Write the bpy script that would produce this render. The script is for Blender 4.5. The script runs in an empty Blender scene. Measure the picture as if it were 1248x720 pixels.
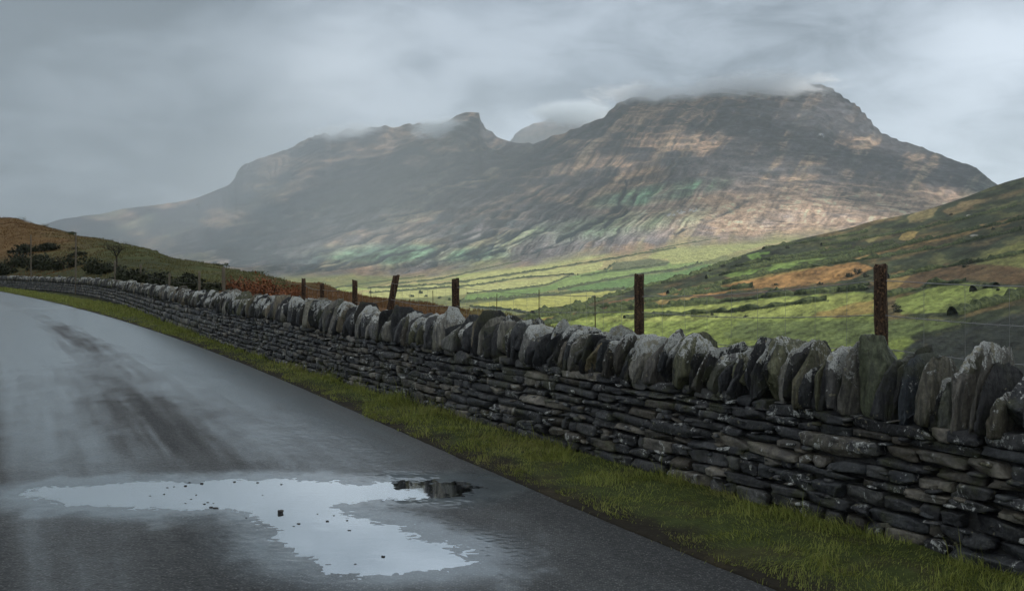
import bpy, math, random
import numpy as np
from math import radians
rng = np.random.default_rng(7)
random.seed(7)
SC = bpy.context.scene
COL = SC.collection
EYE = 1.6; F = 1300.0; HOR = 330.0          # eye height (m), focal length in photo pixels, horizon row

# ------------------------------------------------------------------ camera, sky, sun, exposure
cam = bpy.data.cameras.new('camera'); camo = bpy.data.objects.new('camera', cam); COL.objects.link(camo)
cam.sensor_width = 36; cam.lens = 36 * F / 1248
cam.shift_y = -(360 - HOR) / 1248
camo.location = (0, 0, EYE); camo.rotation_euler = (radians(90), 0, 0)
cam.clip_start = 0.1; cam.clip_end = 60000
SC.camera = camo
SC.view_settings.view_transform = 'Standard'; SC.view_settings.look = 'None'
SC.view_settings.exposure = 0.53; SC.view_settings.gamma = 1; SC.view_settings.use_curve_mapping = False
SC.cycles.use_denoising = True
SC.cycles.max_bounces = 10; SC.cycles.volume_bounces = 5; SC.cycles.transparent_max_bounces = 12
SC.cycles.volume_step_rate = 1.0; SC.cycles.volume_max_steps = 256
SUN_AZ = radians(122)      # clockwise from +Y : right and a little behind
SUN_EL = radians(33)
SUNV = np.array([math.sin(SUN_AZ) * math.cos(SUN_EL), math.cos(SUN_AZ) * math.cos(SUN_EL), math.sin(SUN_EL)])


class NT:
    def __init__(s, nt): s.nt = nt
    def n(s, t, **kw):
        nd = s.nt.nodes.new(t)
        for k, v in kw.items(): setattr(nd, k, v)
        return nd
    def put(s, sock, v):
        if hasattr(v, 'outputs'): s.nt.links.new(v.outputs[0], sock)
        elif isinstance(v, bpy.types.NodeSocket): s.nt.links.new(v, sock)
        elif v is not None:
            try: sock.default_value = v
            except Exception:
                sock.default_value = (*v, 1.0) if len(v) == 3 else v[:3]
    def m(s, op, a, b=None, c=None, clamp=False):
        nd = s.n('ShaderNodeMath', operation=op); nd.use_clamp = clamp
        s.put(nd.inputs[0], a)
        if b is not None: s.put(nd.inputs[1], b)
        if c is not None: s.put(nd.inputs[2], c)
        return nd.outputs[0]
    def vm(s, op, a, b=None, out=0):
        nd = s.n('ShaderNodeVectorMath', operation=op); s.put(nd.inputs[0], a)
        if b is not None: s.put(nd.inputs[1], b)
        return nd.outputs['Value'] if op in ('DOT_PRODUCT', 'LENGTH', 'DISTANCE') else nd.outputs[0]
    def noise(s, vec, scale, detail=4, rough=.55, dist=0., w=None):
        nd = s.n('ShaderNodeTexNoise'); nd.inputs['Scale'].default_value = scale
        nd.inputs['Detail'].default_value = detail; nd.inputs['Roughness'].default_value = rough
        nd.inputs['Distortion'].default_value = dist
        if vec is not None: s.put(nd.inputs['Vector'], vec)
        return nd.outputs['Fac']
    def scale(s, vec, sc):
        return s.vm('MULTIPLY', vec, sc)
    def rng(s, v, a, b, c=0., d=1., smooth=True):
        nd = s.n('ShaderNodeMapRange'); nd.interpolation_type = 'SMOOTHSTEP' if smooth else 'LINEAR'
        s.put(nd.inputs[0], v)
        for i, q in enumerate((a, b, c, d)): s.put(nd.inputs[i + 1], q)
        return nd.outputs[0]
    def mix(s, f, a, b, mode='MIX'):
        nd = s.n('ShaderNodeMix', data_type='RGBA', blend_type=mode)
        s.put(nd.inputs[0], f); s.put(nd.inputs[6], a); s.put(nd.inputs[7], b)
        return nd.outputs[2]


W = bpy.data.worlds.new('World'); SC.world = W; W.use_nodes = True
t = NT(W.node_tree); W.node_tree.nodes.clear()
out = t.n('ShaderNodeOutputWorld'); bg = t.n('ShaderNodeBackground'); bg.inputs[1].default_value = 0.1
W.node_tree.links.new(bg.outputs[0], out.inputs[0])
sky = t.n('ShaderNodeTexSky'); sky.sky_type = 'NISHITA'; sky.sun_disc = False
sky.sun_elevation = SUN_EL; sky.sun_rotation = SUN_AZ
gd = t.n('ShaderNodeTexCoord').outputs['Generated']
gd = t.vm('NORMALIZE', gd)
sep = t.n('ShaderNodeSeparateXYZ'); t.put(sep.inputs[0], gd)
el = t.m('MAXIMUM', sep.outputs[2], 0.0)
den = t.m('ADD', el, 0.30)
comb = t.n('ShaderNodeCombineXYZ')
t.put(comb.inputs[0], t.m('DIVIDE', sep.outputs[0], den)); t.put(comb.inputs[1], t.m('DIVIDE', sep.outputs[1], den))
t.put(comb.inputs[2], t.m('MULTIPLY', el, 2.6))
n1 = t.noise(comb, 1.9, 4, .5, .4)
n2 = t.noise(comb, 5.5, 7, .6, .5)
nn = t.m('ADD', t.m('MULTIPLY', n1, .58), t.m('MULTIPLY', n2, .42))


def blob(px, py, wdeg, amt):
    v = np.array([(px - 624) / F, 1, (HOR - py) / F]); v = v / np.linalg.norm(v)
    d = t.vm('DOT_PRODUCT', gd, tuple(v))
    return t.rng(d, math.cos(radians(wdeg)), 1.0, 0, amt)


val = t.m('MULTIPLY_ADD', t.rng(nn, .38, .62), 0.22, 0.268)            # patchy cloud cover
for b in ((1190, 185, 9, .13), (230, 210, 14, .25), (1248, 10, 6, .12), (590, 90, 12, .05), (330, 40, 6, .07),
          (60, 110, 16, -.15), (0, 10, 19, -.27), (1040, 60, 12, -.06), (700, 20, 9, -.03), (60, 260, 11, .08), (860, 70, 14, -.05)):
    val = t.m('ADD', val, blob(*b))
val = t.m('MAXIMUM', val, .12)
cc = t.n('ShaderNodeCombineColor')
t.put(cc.inputs[0], t.m('MULTIPLY', t.m('POWER', val, 1.10), 8.3)); t.put(cc.inputs[1], t.m('MULTIPLY', t.m('POWER', val, 1.03), 9.0)); t.put(cc.inputs[2], t.m('MULTIPLY', t.m('POWER', val, .97), 9.9))
t.put(bg.inputs[0], t.mix(0.94, sky, cc))

sd = bpy.data.lights.new('sun', 'SUN'); so = bpy.data.objects.new('sun', sd); COL.objects.link(so)
sd.energy = 5.0; sd.angle = radians(5); sd.color = (1, .96, .90)
import mathutils
so.rotation_euler = mathutils.Vector(SUNV).to_track_quat('Z', 'Y').to_euler()
so.location = (0, 0, 30)


# ------------------------------------------------------------------ helpers
def tag(o, label=None, cat=None, group=None, kind=None):
    for k, v in (('label', label), ('category', cat), ('group', group), ('kind', kind)):
        if v: o[k] = v
    return o


def empty(name, loc=(0, 0, 0)):
    o = bpy.data.objects.new(name, None); o.location = loc; COL.objects.link(o); return o


def mesh_np(name, V, Fc, mat, parent=None, cols=None, smooth=True, link=True, loc=None, attrs=None):
    """V (n,3); Fc (m,k) quads or tris, or a list of such arrays"""
    V = np.asarray(V, np.float32)
    if loc is not None: V = V - np.asarray(loc, np.float32)
    Fs = Fc if isinstance(Fc, list) else [Fc]
    Fs = [np.asarray(f, np.int32) for f in Fs if len(f)]
    me = bpy.data.meshes.new(name)
    me.vertices.add(len(V)); me.vertices.foreach_set('co', V.ravel())
    loops = np.concatenate([f.ravel() for f in Fs]); tot = np.concatenate([np.full(len(f), f.shape[1], np.int32) for f in Fs])
    st = np.concatenate([[0], np.cumsum(tot)[:-1]]).astype(np.int32)
    me.loops.add(len(loops)); me.loops.foreach_set('vertex_index', loops)
    me.polygons.add(len(tot)); me.polygons.foreach_set('loop_start', st)
    me.polygons.foreach_set('use_smooth', np.full(len(tot), smooth))
    me.update(calc_edges=True); me.validate()
    if cols is not None:
        c = np.ones((len(V), 4), np.float32); c[:, :3] = cols
        a = me.color_attributes.new('Col', 'FLOAT_COLOR', 'POINT'); a.data.foreach_set('color', c.ravel())
    for k, v in (attrs or {}).items():
        a = me.attributes.new(k, 'FLOAT', 'POINT'); a.data.foreach_set('value', np.asarray(v, np.float32).ravel())
    me.materials.append(mat)
    o = bpy.data.objects.new(name, me)
    if loc is not None: o.location = loc
    if parent is not None: o.parent = parent
    if link: COL.objects.link(o)
    return o


def _h(i, j, k, seed):
    n = (i.astype(np.int64) * 374761393 + j.astype(np.int64) * 668265263 + k.astype(np.int64) * 2147483647 + seed * 1274126177) & 0x7fffffff
    n = ((n ^ (n >> 13)) * 1274126177) & 0x7fffffff
    n = ((n ^ (n >> 16)) * 668265263) & 0x7fffffff
    return ((n ^ (n >> 15)) & 0xffff) / 65535.0


def vnoise(x, y, z=None, seed=0):
    x = np.asarray(x, float); y = np.asarray(y, float) + 0 * x
    z = np.zeros_like(x) if z is None else np.asarray(z, float) + 0 * x
    i, j, k = np.floor(x), np.floor(y), np.floor(z)
    fx, fy, fz = x - i, y - j, z - k
    fx = fx**3 * (fx * (fx * 6 - 15) + 10); fy = fy**3 * (fy * (fy * 6 - 15) + 10); fz = fz**3 * (fz * (fz * 6 - 15) + 10)
    r = 0
    for a in (0, 1):
        for b in (0, 1):
            for c in (0, 1):
                r = r + _h(i + a, j + b, k + c, seed) * (fx if a else 1 - fx) * (fy if b else 1 - fy) * (fz if c else 1 - fz)
    return r * 2 - 1


def fbm(x, y, z=None, oct=4, seed=0, gain=.5):
    r = 0; a = 1; tot = 0
    for o in range(oct):
        f = 2.03**o
        r = r + a * vnoise(np.asarray(x) * f + 17.3 * o, np.asarray(y) * f - 9.1 * o, None if z is None else np.asarray(z) * f, seed + o)
        tot += a; a *= gain
    return r / tot


def sst(x, a, b):
    q = np.clip((np.asarray(x, float) - a) / (b - a), 0, 1); return q * q * (3 - 2 * q)


def lerp(a, b, f): return a + (b - a) * f


def grid_faces(nr, nc):
    i = np.arange(nr - 1)[:, None] * nc + np.arange(nc - 1)[None, :]
    return np.stack([i, i + 1, i + nc + 1, i + nc], -1).reshape(-1, 4)


def smooth_interp(x, xs, ys, w):
    """piecewise linear, averaged over a window w"""
    r = 0
    for k, g in ((-1, .2), (-.5, .2), (0, .2), (.5, .2), (1, .2)): r = r + g * np.interp(x + k * w, xs, ys)
    return r


def px2ground(px, py, z=0.):
    Y = (EYE - z) * F / (np.asarray(py, float) - HOR); return (np.asarray(px, float) - 624) / F * Y, Y


def simple_mat(name, rough=.8, spec=.3):
    m = bpy.data.materials.new(name); m.use_nodes = True
    b = m.node_tree.nodes['Principled BSDF']; b.inputs['Roughness'].default_value = rough
    b.inputs['Specular IOR Level'].default_value = spec
    return m, NT(m.node_tree), b


def attr(t, name='Col'):
    a = t.n('ShaderNodeAttribute'); a.attribute_name = name; return a


def bump(t, b, h, strength, dist, chain=None):
    bp = t.n('ShaderNodeBump'); bp.inputs['Strength'].default_value = strength; bp.inputs['Distance'].default_value = dist
    t.put(bp.inputs['Height'], h)
    if chain is not None: t.put(bp.inputs['Normal'], chain)
    t.put(b.inputs['Normal'], bp.outputs[0]); return bp.outputs[0]


def terrain_mat(name, s1, s2, amp, bdist, stretch=(1, 1, 1), rough=.95):
    m, t, b = simple_mat(name, rough, .1)
    co = t.n('ShaderNodeTexCoord').outputs['Object']; co2 = t.scale(co, stretch)
    a = t.noise(co2, s1, 5, .65); c = t.noise(co2, s2, 4, .6)
    v = t.m('ADD', t.m('MULTIPLY', a, .6), t.m('MULTIPLY', c, .4))
    f = t.rng(v, .3, .7, 1 - amp, 1 + amp, False)
    vv = t.n('ShaderNodeVectorMath', operation='SCALE'); t.put(vv.inputs[0], attr(t)); t.put(vv.inputs['Scale'], f)
    t.put(b.inputs['Base Color'], vv.outputs[0]); bump(t, b, v, 1.0, bdist)
    return m


# ------------------------------------------------------------------ plan curves: wall front and right road edge as X(Y)
def xw(Y):
    Y = np.asarray(Y, float); q = np.clip(Y, -1e9, 125)
    r = 5.833352 - .597037 * q + .003914 * q**2 - 3.3e-5 * q**3
    return r + np.where(Y > 125, (Y - 125) * (-.597 + .9785 - 1.547), 0)


def xr(Y):
    Y = np.asarray(Y, float); q = np.clip(Y, 6, 140)
    r = 7.146885 - .679482 * q - 3.370018 * np.log(q) + 1.243668 * np.log(q)**2
    s6 = -.5 
    return r + np.where(Y < 6, (Y - 6) * s6, 0) + np.where(Y > 140, (Y - 140) * -.615, 0)


def curve_frames(fn, y0, y1, n=6000):
    Y = np.linspace(y0, y1, n); X = fn(Y); s = np.concatenate([[0], np.cumsum(np.hypot(np.diff(X), np.diff(Y)))])
    return s, X, Y


def frame_at(cv, s):
    S, X, Y = cv; x = np.interp(s, S, X); y = np.interp(s, S, Y)
    e = .4; dx = np.interp(s + e, S, X) - np.interp(s - e, S, X); dy = np.interp(s + e, S, Y) - np.interp(s - e, S, Y)
    L = np.hypot(dx, dy) + 1e-9; tx, ty = dx / L, dy / L
    return x, y, tx, ty, ty, -tx        # point, tangent (away), normal (to the right = behind the wall)


WC = curve_frames(xw, -6, 165); RC = curve_frames(xr, -8, 165)
s_of_Yw = lambda Y: np.interp(Y, WC[2], WC[0]); s_of_Yr = lambda Y: np.interp(Y, RC[2], RC[0])


def dwall(x, y):
    """metres behind the wall front (positive = field side)"""
    e = .5; g = (xw(y + e) - xw(y - e)) / (2 * e); return (x - xw(y)) / np.sqrt(1 + g * g)


def droad(x, y):
    e = .5; g = (xr(y + e) - xr(y - e)) / (2 * e); return (x - xr(y)) / np.sqrt(1 + g * g)


# ------------------------------------------------------------------ far terrain
PXC = np.concatenate([np.linspace(-900, -60, 60, endpoint=False), np.linspace(-60, 1310, 1120), np.linspace(1316, 2300, 70)])
UC = (PXC - 624) / F


def poly_mask(px, py, pts, soft=2.0, warp=0., seed=0):
    """soft membership of a polygon (signed distance)"""
    P = np.array(pts, float); m = np.zeros(px.shape)
    x0, x1, y0, y1 = P[:, 0].min() - 12, P[:, 0].max() + 12, P[:, 1].min() - 12, P[:, 1].max() + 12
    sel = (px > x0) & (px < x1) & (py > y0) & (py < y1)
    if not sel.any(): return m
    X = px[sel]; Yp = py[sel]
    if warp: X = X + warp * 3 * vnoise(X / 9, Yp / 5, seed=seed); Yp = Yp + warp * vnoise(X / 11, Yp / 5, seed=seed + 5)
    inside = np.zeros(X.shape, bool); dmin = np.full(X.shape, 1e9)
    n = len(P)
    for i in range(n):
        a, b = P[i], P[(i + 1) % n]
        c = ((a[1] > Yp) != (b[1] > Yp)) & (X < (b[0] - a[0]) * (Yp - a[1]) / (b[1] - a[1] + 1e-12) + a[0])
        inside ^= c
        ab = b - a; tt = np.clip(((X - a[0]) * ab[0] + (Yp - a[1]) * ab[1]) / (ab @ ab + 1e-9), 0, 1)
        dmin = np.minimum(dmin, np.hypot(X - a[0] - tt * ab[0], Yp - a[1] - tt * ab[1]))
    sdv = np.where(inside, dmin, -dmin)
    m[sel] = sst(sdv, -soft / 2, soft / 2)
    return m


def line_mask(px, py, pts, w, seed=0):
    P = np.array(pts, float); m = np.zeros(px.shape)
    x0, x1, y0, y1 = P[:, 0].min() - 6, P[:, 0].max() + 6, P[:, 1].min() - 6, P[:, 1].max() + 6
    sel = (px > x0) & (px < x1) & (py > y0) & (py < y1)
    if not sel.any(): return m
    X = px[sel]; Yp = py[sel]
    yy = np.interp(X, P[:, 0], P[:, 1]) + .7 * vnoise(X / 8, 0 * X, seed=seed)
    ww = w * (.75 + .5 * vnoise(X / 5, 0 * X, seed=seed + 3))
    m[sel] = (1 - sst(np.abs(Yp - yy), ww * .35, ww * .75)) * (X > P[:, 0].min()) * (X < P[:, 0].max())
    return m


def paint(C, m, col): C[...] = C * (1 - m[..., None]) + np.array(col) * m[..., None]


# valley floor rising into the main mountain -------------------------------------------------
crestA = np.array([(-900, 300), (-300, 290), (0, 283), (60, 271), (75, 267), (120, 261), (160, 253), (215, 247), (240, 241), (262, 233), (278, 226), (286, 218), (289, 209), (296, 201), (312, 194), (335, 186),
                   (352, 181), (368, 171), (380, 166), (396, 161), (404, 165), (420, 158), (440, 157), (470, 153), (480, 155), (500, 151), (520, 150), (532, 152), (545, 145), (556, 139), (572, 136.5), (584, 137.5),
                   (586, 146), (590, 153), (600, 161), (612, 168), (630, 173), (650, 173),
                   (690, 160), (715, 150), (735, 142), (748, 130), (757, 122), (775, 117), (800, 119), (815, 114), (826, 113), (836, 116), (860, 111), (885, 108),
                   (905, 108), (940, 107), (968, 106), (985, 102), (1000, 102), (1012, 106), (1022, 112), (1034, 121), (1047, 130), (1058, 141),
                   (1066, 152), (1075, 161), (1100, 173), (1125, 181), (1145, 188), (1160, 194), (1180, 201), (1190, 205), (1204, 217),
                   (1225, 232), (1290, 262), (1400, 300), (1700, 325), (2300, 335)], float)
footA = np.array([(-900, 350), (0, 345), (300, 342), (420, 338), (520, 335), (600, 328), (700, 317), (800, 304), (900, 298), (1000, 292), (1200, 288), (1300, 300), (1700, 330), (2300, 338)], float)
Yv = np.array([300, 500, 700, 1100, 1600, 2100, 2600, 3000.]); zv = np.array([-46, -53, -55, -56, -51, -42, -24, 0.])
rowsA = np.concatenate([np.linspace(300, 1100, 40, endpoint=False), np.linspace(1100, 3000, 130, endpoint=False), np.linspace(3000, 4800, 300, endpoint=False), np.linspace(4800, 7200, 40)])
PX, YP = np.meshgrid(PXC, rowsA); UU = (PX - 624) / F
KX = 1 + 1.25 * sst(PX, 730, 130); YY = np.where(YP > 3000, 3000 + (YP - 3000) * KX, YP); YCW = 3000 + 1800 * KX
fy = smooth_interp(PX, footA[:, 0], footA[:, 1], 20); cy = np.interp(PX, crestA[:, 0], crestA[:, 1])
cy = np.minimum(cy, fy - 1)
zfoot = EYE + (HOR - fy) / F * 3000
zval = smooth_interp(YY, Yv, zv, 120) + (zfoot) * sst(YY, 1900, 3000) ** 1.3
tq = np.clip((YP - 3000) / 1800, 0, 1)
high = sst(HOR - cy, 60, 190)
shape = lerp(.62 * tq + .38 * tq**2, .55 * tq ** 1.15 + .45 * sst(tq, .35, 1.0), high)
cyS = smooth_interp(PX, crestA[:, 0], crestA[:, 1], 70); cyE = lerp(np.minimum(cyS, fy - 1), cy, sst(tq, .62, .98)); pyM = fy + (cyE - fy) * shape
zM = EYE + (HOR - pyM) / F * YY
zc = EYE + (HOR - cy) / F * YCW
Zb = np.where(YP < 3000, zval, zM)
Zb = np.where(YP > 4800, zc - (YY - YCW) * .22, Zb)
Xw_ = UU * YY
# relief
on = sst(YP, 2900, 3500); offc = 1 - sst(YP, 4650, 4800) * .85
pyS = HOR - (Zb - EYE) / YY * F                    # image row of the unperturbed surface
ang = smooth_interp(PX, [0, 300, 500, 640, 760, 900, 1000, 1300], [16, 18, 24, 33, 48, 70, 100, 120], 40)
_p = np.linspace(-900, 2300, 3201); _tn = np.tan(np.radians(np.minimum(smooth_interp(_p, [0, 300, 500, 640, 760, 900], [13, 16, 22, 32, 46, 56], 40), 56))); _T = np.interp(PX, _p, np.cumsum(_tn))
# streak coordinates: across (qa) and along (qb)
wob = 10 * fbm(Xw_ / 500, YY / 300, oct=3, seed=3)
qa = (pyS + _T) * .85 + wob * .8; qb = PX * 1.1
g1 = np.abs(fbm(qa / 34, qb / 260, oct=3, seed=11)); g2 = np.abs(fbm(qa / 13, qb / 110, oct=3, seed=21))
gul = (1 - sst(g1, 0, .10)); gul2 = (1 - sst(g2, 0, .09))
lowish = 1 - sst(tq, .55, .85)
gmask = on * offc * sst(fbm(PX / 160, pyS / 60, oct=2, seed=31), -.45, .25) * (.12 + .88 * sst(PX, 880, 800))
per = 46 + 20 * fbm(Xw_ / 500, YY / 900, oct=3, seed=41)
hz = Zb + 45 * fbm(Xw_ / 420, YY / 500, oct=3, seed=42) + (PX - 900) * .10
ph = (hz / per) % 1.0
terr = (sst(ph, .55, 1.0) - ph) * per                        # benches and scarps
tmask = on * sst(tq, .25, .6) * high * (.45 + .55 * sst(fbm(Xw_ / 300, hz / 90, oct=2, seed=44), -.3, .4))
GUL = [([(735, 148), (712, 160), (680, 176), (640, 195), (600, 210), (550, 224), (500, 236)], 3.2, .75), ([(765, 221), (755, 250), (733, 266), (700, 283), (678, 291)], 4, 1.0), ([(777, 234), (765, 253), (749, 266), (735, 276)], 4, .9), ([(726, 227), (688, 253), (643, 275), (604, 295), (560, 311), (521, 320)], 3, .9),
       ([(678, 218), (649, 235), (630, 243), (600, 262)], 4, .8), ([(660, 238), (646, 247), (617, 267), (572, 285), (515, 301), (444, 320), (399, 327)], 3.2, 1.0), ([(600, 285), (579, 291), (540, 304), (502, 320), (438, 333)], 5.5, 1.0),
       ([(612, 305), (560, 317), (527, 323), (480, 330)], 4.5, .9), ([(610, 246), (579, 259), (547, 272), (508, 288), (454, 307), (380, 324)], 2.8, .8), ([(600, 222), (560, 235), (521, 253), (460, 266), (412, 282), (380, 291), (330, 303)], 3, .8),
       ([(640, 185), (614, 189), (559, 199), (500, 215), (440, 231), (370, 252)], 2.6, .6), ([(700, 190), (660, 200), (610, 216), (560, 228)], 2.6, .7), ([(520, 236), (450, 254), (380, 268), (300, 290), (250, 305)], 2.6, .7),
       ([(430, 262), (360, 283), (290, 303), (230, 318)], 3, .7), ([(480, 282), (420, 298), (350, 314), (290, 325)], 3, .75), ([(740, 200), (700, 222), (665, 240)], 2.6, .6), ([(700, 262), (655, 282), (610, 300), (570, 310)], 2.6, .7),
       ([(820, 190), (812, 208), (800, 222), (790, 238)], 2.6, .5), ([(919, 240), (892, 255), (855, 274), (820, 284)], 3.2, .6), ([(845, 215), (838, 235), (832, 250)], 2.2, .4), ([(700, 292), (650, 306), (590, 318)], 2.4, .6)]
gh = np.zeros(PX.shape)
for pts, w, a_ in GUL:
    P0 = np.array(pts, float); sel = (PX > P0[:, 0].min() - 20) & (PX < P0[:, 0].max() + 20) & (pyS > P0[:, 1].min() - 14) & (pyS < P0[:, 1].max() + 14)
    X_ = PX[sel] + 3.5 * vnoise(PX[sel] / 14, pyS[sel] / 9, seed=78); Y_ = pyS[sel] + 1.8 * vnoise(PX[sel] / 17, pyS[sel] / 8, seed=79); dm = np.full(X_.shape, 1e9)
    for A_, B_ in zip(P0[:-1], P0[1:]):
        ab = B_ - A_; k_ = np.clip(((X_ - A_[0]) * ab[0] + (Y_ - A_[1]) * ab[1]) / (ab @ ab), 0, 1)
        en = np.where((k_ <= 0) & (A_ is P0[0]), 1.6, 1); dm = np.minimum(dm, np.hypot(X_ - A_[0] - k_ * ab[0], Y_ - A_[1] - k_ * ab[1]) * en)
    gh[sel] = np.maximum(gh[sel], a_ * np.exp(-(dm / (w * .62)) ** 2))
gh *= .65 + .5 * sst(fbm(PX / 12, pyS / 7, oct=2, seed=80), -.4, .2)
Z = Zb - 6 * gh * KX + terr * .45 * tmask - (7 * gul * sst(tq, .03, .3) * lowish + 3 * gul2) * gmask + on * 12 * fbm(Xw_ / 240, YY / 240, oct=6, seed=51, gain=.56) * np.where(YP > 4500, .6, 1)
Z = Z + (1 - on) * 2.5 * fbm(Xw_ / 180, YY / 180, oct=3, seed=55)
Z = Z + on * 5 * fbm(PX / 9, YY / 80, oct=3, seed=57) * sst(YP, 4300, 4800)
VA = np.stack([Xw_, YY, Z], -1); PY = HOR - (Z - EYE) / YY * F
ZA = Z
# colours -----
C = np.zeros(PX.shape + (3,)); C[...] = (.115, .13, .05)
heath = np.array([.040, .036, .036]); brown = np.array([.165, .108, .066]); tan = np.array([.22, .15, .10]); grn = np.array([.085, .12, .062]); rock = np.array([.05, .052, .054]); pale = np.array([.2, .17, .13])
M = on
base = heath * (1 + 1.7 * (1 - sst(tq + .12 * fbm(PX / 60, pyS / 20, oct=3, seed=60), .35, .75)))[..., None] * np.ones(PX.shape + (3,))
nz1 = fbm(PX / 70, pyS / 22, oct=4, seed=61); nz2 = fbm(qa / 16, qb / 90, oct=4, seed=62); nz3 = fbm(PX / 30, hz / 14, oct=3, seed=63)
paint(base, sst(nz1 + .7 * nz2, -.15, .45) * .85, brown * 1.3); nq = fbm(qa / 4, qb / 20, oct=4, seed=64, gain=.6); nh = fbm(PX / 9, hz / 10, oct=4, seed=65, gain=.6)
paint(base, sst(nz2, .0, .5) * .5 * (1 - high * tq), grn)
tanm = sst(1 - np.hypot((PX - 970) / 320, (PY - 258) / 50), 0, .7); paint(base, np.clip(tanm * (.9 + .8 * nz1 + .6 * nz3), 0, 1), tan)
tanm = sst(1 - np.hypot((PX - 560) / 190, (PY - 262 - (560 - PX) * .28) / 16), 0, .9); paint(base, np.clip(tanm * (.6 + 1.0 * nz2), 0, .85), tan * 1.0)
tanm = sst(1 - np.hypot((PX - 850) / 130, (PY - 245) / 26), 0, .8); paint(base, np.clip(tanm * (.45 + nz1), 0, .7), brown * 1.25)
gm = sst(1 - np.hypot((PX - 800) / 110, (PY - 236 + (PX - 800) * .16) / 15), 0, .6); paint(base, np.clip(gm * (.8 + nz2), 0, .9), (.09, .185, .10))
gm = sst(1 - np.hypot((PX - 720) / 190, (PY - 278 + (PX - 720) * .12) / 20), 0, .8); paint(base, np.clip(gm * (.7 + nz2), 0, .85), (.12, .185, .10))
gm = sst(1 - np.hypot((PX - 480) / 200, (PY - 310) / 18), 0, .8); paint(base, np.clip(gm * (.8 + nz2), 0, .85), (.075, .15, .095))
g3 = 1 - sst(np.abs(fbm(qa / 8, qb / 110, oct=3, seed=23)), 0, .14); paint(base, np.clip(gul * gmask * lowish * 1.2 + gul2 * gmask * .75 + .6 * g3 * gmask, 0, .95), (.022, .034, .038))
cliff = tmask * (sst(ph, .62, .8)) * sst(nz3 + .3, -.2, .3); paint(base, np.clip(cliff * .6, 0, .6), rock)
paint(base, .3 * tmask * sst(ph, .1, .25) * (1 - sst(ph, .4, .5)) * sst(nz1, -.2, .3), brown * 1.15)
for (x0, y0, w) in ((832, 258, 9), (818, 262, 6), (845, 256, 6), (1000, 165, 6)):
    mm = sst(1 - np.hypot((PX - x0) / w, (PY - y0) / 3.2), 0, .5) * sst(fbm(PX / 3, PY / 2, oct=2, seed=x0), -.1, .2); paint(base, mm, (.33, .35, .36))
vf = C.copy()
ng = fbm(PX / 25, PY / 5, oct=3, seed=71)
paint(vf, sst(ng, -.3, .5), (.17, .165, .065))


def fp(pts, col, soft=1.2, wp=.6):
    paint(vf, poly_mask(PX, PY, pts, soft, wp, seed=int(pts[0][0])), col)


YEL = (.30, .305, .12); LG = (.23, .27, .085); GR = (.085, .15, .045); GR2 = (.12, .185, .055); OC = (.27, .19, .075); DK = (.035, .05, .025)
fp([(430, 352), (520, 338), (640, 316), (720, 303), (830, 292), (960, 288), (960, 300), (430, 370)], (.27, .235, .11), 6)
fp([(380, 350), (470, 350), (540, 341), (620, 322), (640, 320), (600, 334), (500, 347), (440, 354), (380, 358)], LG)
fp([(556, 340), (640, 319), (700, 308), (760, 301), (800, 299), (700, 320), (640, 332), (556, 343)], YEL)
fp([(450, 352), (556, 345), (665, 329), (700, 324), (686, 333), (600, 345), (552, 349), (450, 356)], YEL)
fp([(440, 356), (552, 351), (620, 343), (686, 336), (684, 341), (665, 347), (600, 356), (569, 358), (500, 364), (440, 362)], YEL)
fp([(700, 324), (735, 319), (733, 325), (725, 331), (700, 335), (688, 334), (686, 330)], YEL)
fp([(569, 359), (665, 349), (686, 342), (700, 336), (730, 330), (790, 325), (850, 315), (858, 320), (773, 334), (722, 344), (680, 352), (617, 363), (565, 367)], GR2, 1.2)
fp([(680, 340), (722, 336), (780, 326), (850, 320), (856, 321), (773, 334), (722, 343), (680, 352)], (.16, .22, .07))
fp([(686, 352), (722, 346), (773, 337), (826, 331), (860, 322), (878, 324), (846, 334), (800, 345), (763, 351), (700, 355)], GR, 1.2)
fp([(573, 372), (617, 365), (660, 361), (700, 357), (763, 353), (750, 358), (722, 367), (700, 374), (648, 382), (617, 377)], (.27, .27, .075))
fp([(794, 307), (826, 301), (880, 297), (950, 290), (1000, 284), (900, 306), (857, 319), (818, 322), (814, 316), (790, 314)], (.25, .26, .10))
fp([(745, 321), (790, 315), (817, 319), (812, 324), (760, 330), (745, 329)], (.09, .10, .05))
fp([(830, 300), (880, 290), (960, 286), (1000, 284), (940, 296)], (.2, .2, .08))
HEDGE_A = [([(482, 345.6), (540, 339.4), (594, 327), (638, 317.5)], 1.6), ([(448, 351), (502, 348.8), (557, 344.6), (619, 335), (665, 328), (700, 322.7), (740, 316), (790, 308), (825, 302)], 2.0),
           ([(450, 357), (482, 354.6), (552, 349.8), (586, 346.7), (627, 339.4), (686, 334.6), (702, 335)], 1.9), ([(569, 358), (627, 352), (665, 347.7), (686, 340), (694, 336)], 1.3),
           ([(560, 367.5), (617, 364), (659, 360), (700, 356.5), (763, 352)], 3.0), ([(573, 373.7), (617, 377), (636, 381), (648, 383)], 2.0),
           ([(680, 353), (722, 344.6), (774, 335), (826, 329), (857, 320.6)], 2.3), ([(708, 337), (740, 331), (790, 325), (816, 320)], 1.4), ([(790, 306), (836, 297), (880, 290)], 1.0),
           ([(400, 352), (450, 345), (520, 336)], 1.0), ([(738, 330), (746, 324), (752, 318)], 1.6)]
for h, w in HEDGE_A: paint(vf, line_mask(PX, PY, h, w * 1.1, seed=int(h[0][0])) * .9, DK)
C = lerp(vf, base, sst(PY, 318, 296)[..., None] * 0 + sst(YP + 260 * fbm(PX / 60, YP / 300, oct=2, seed=75), 2850, 3250)[..., None])
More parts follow.
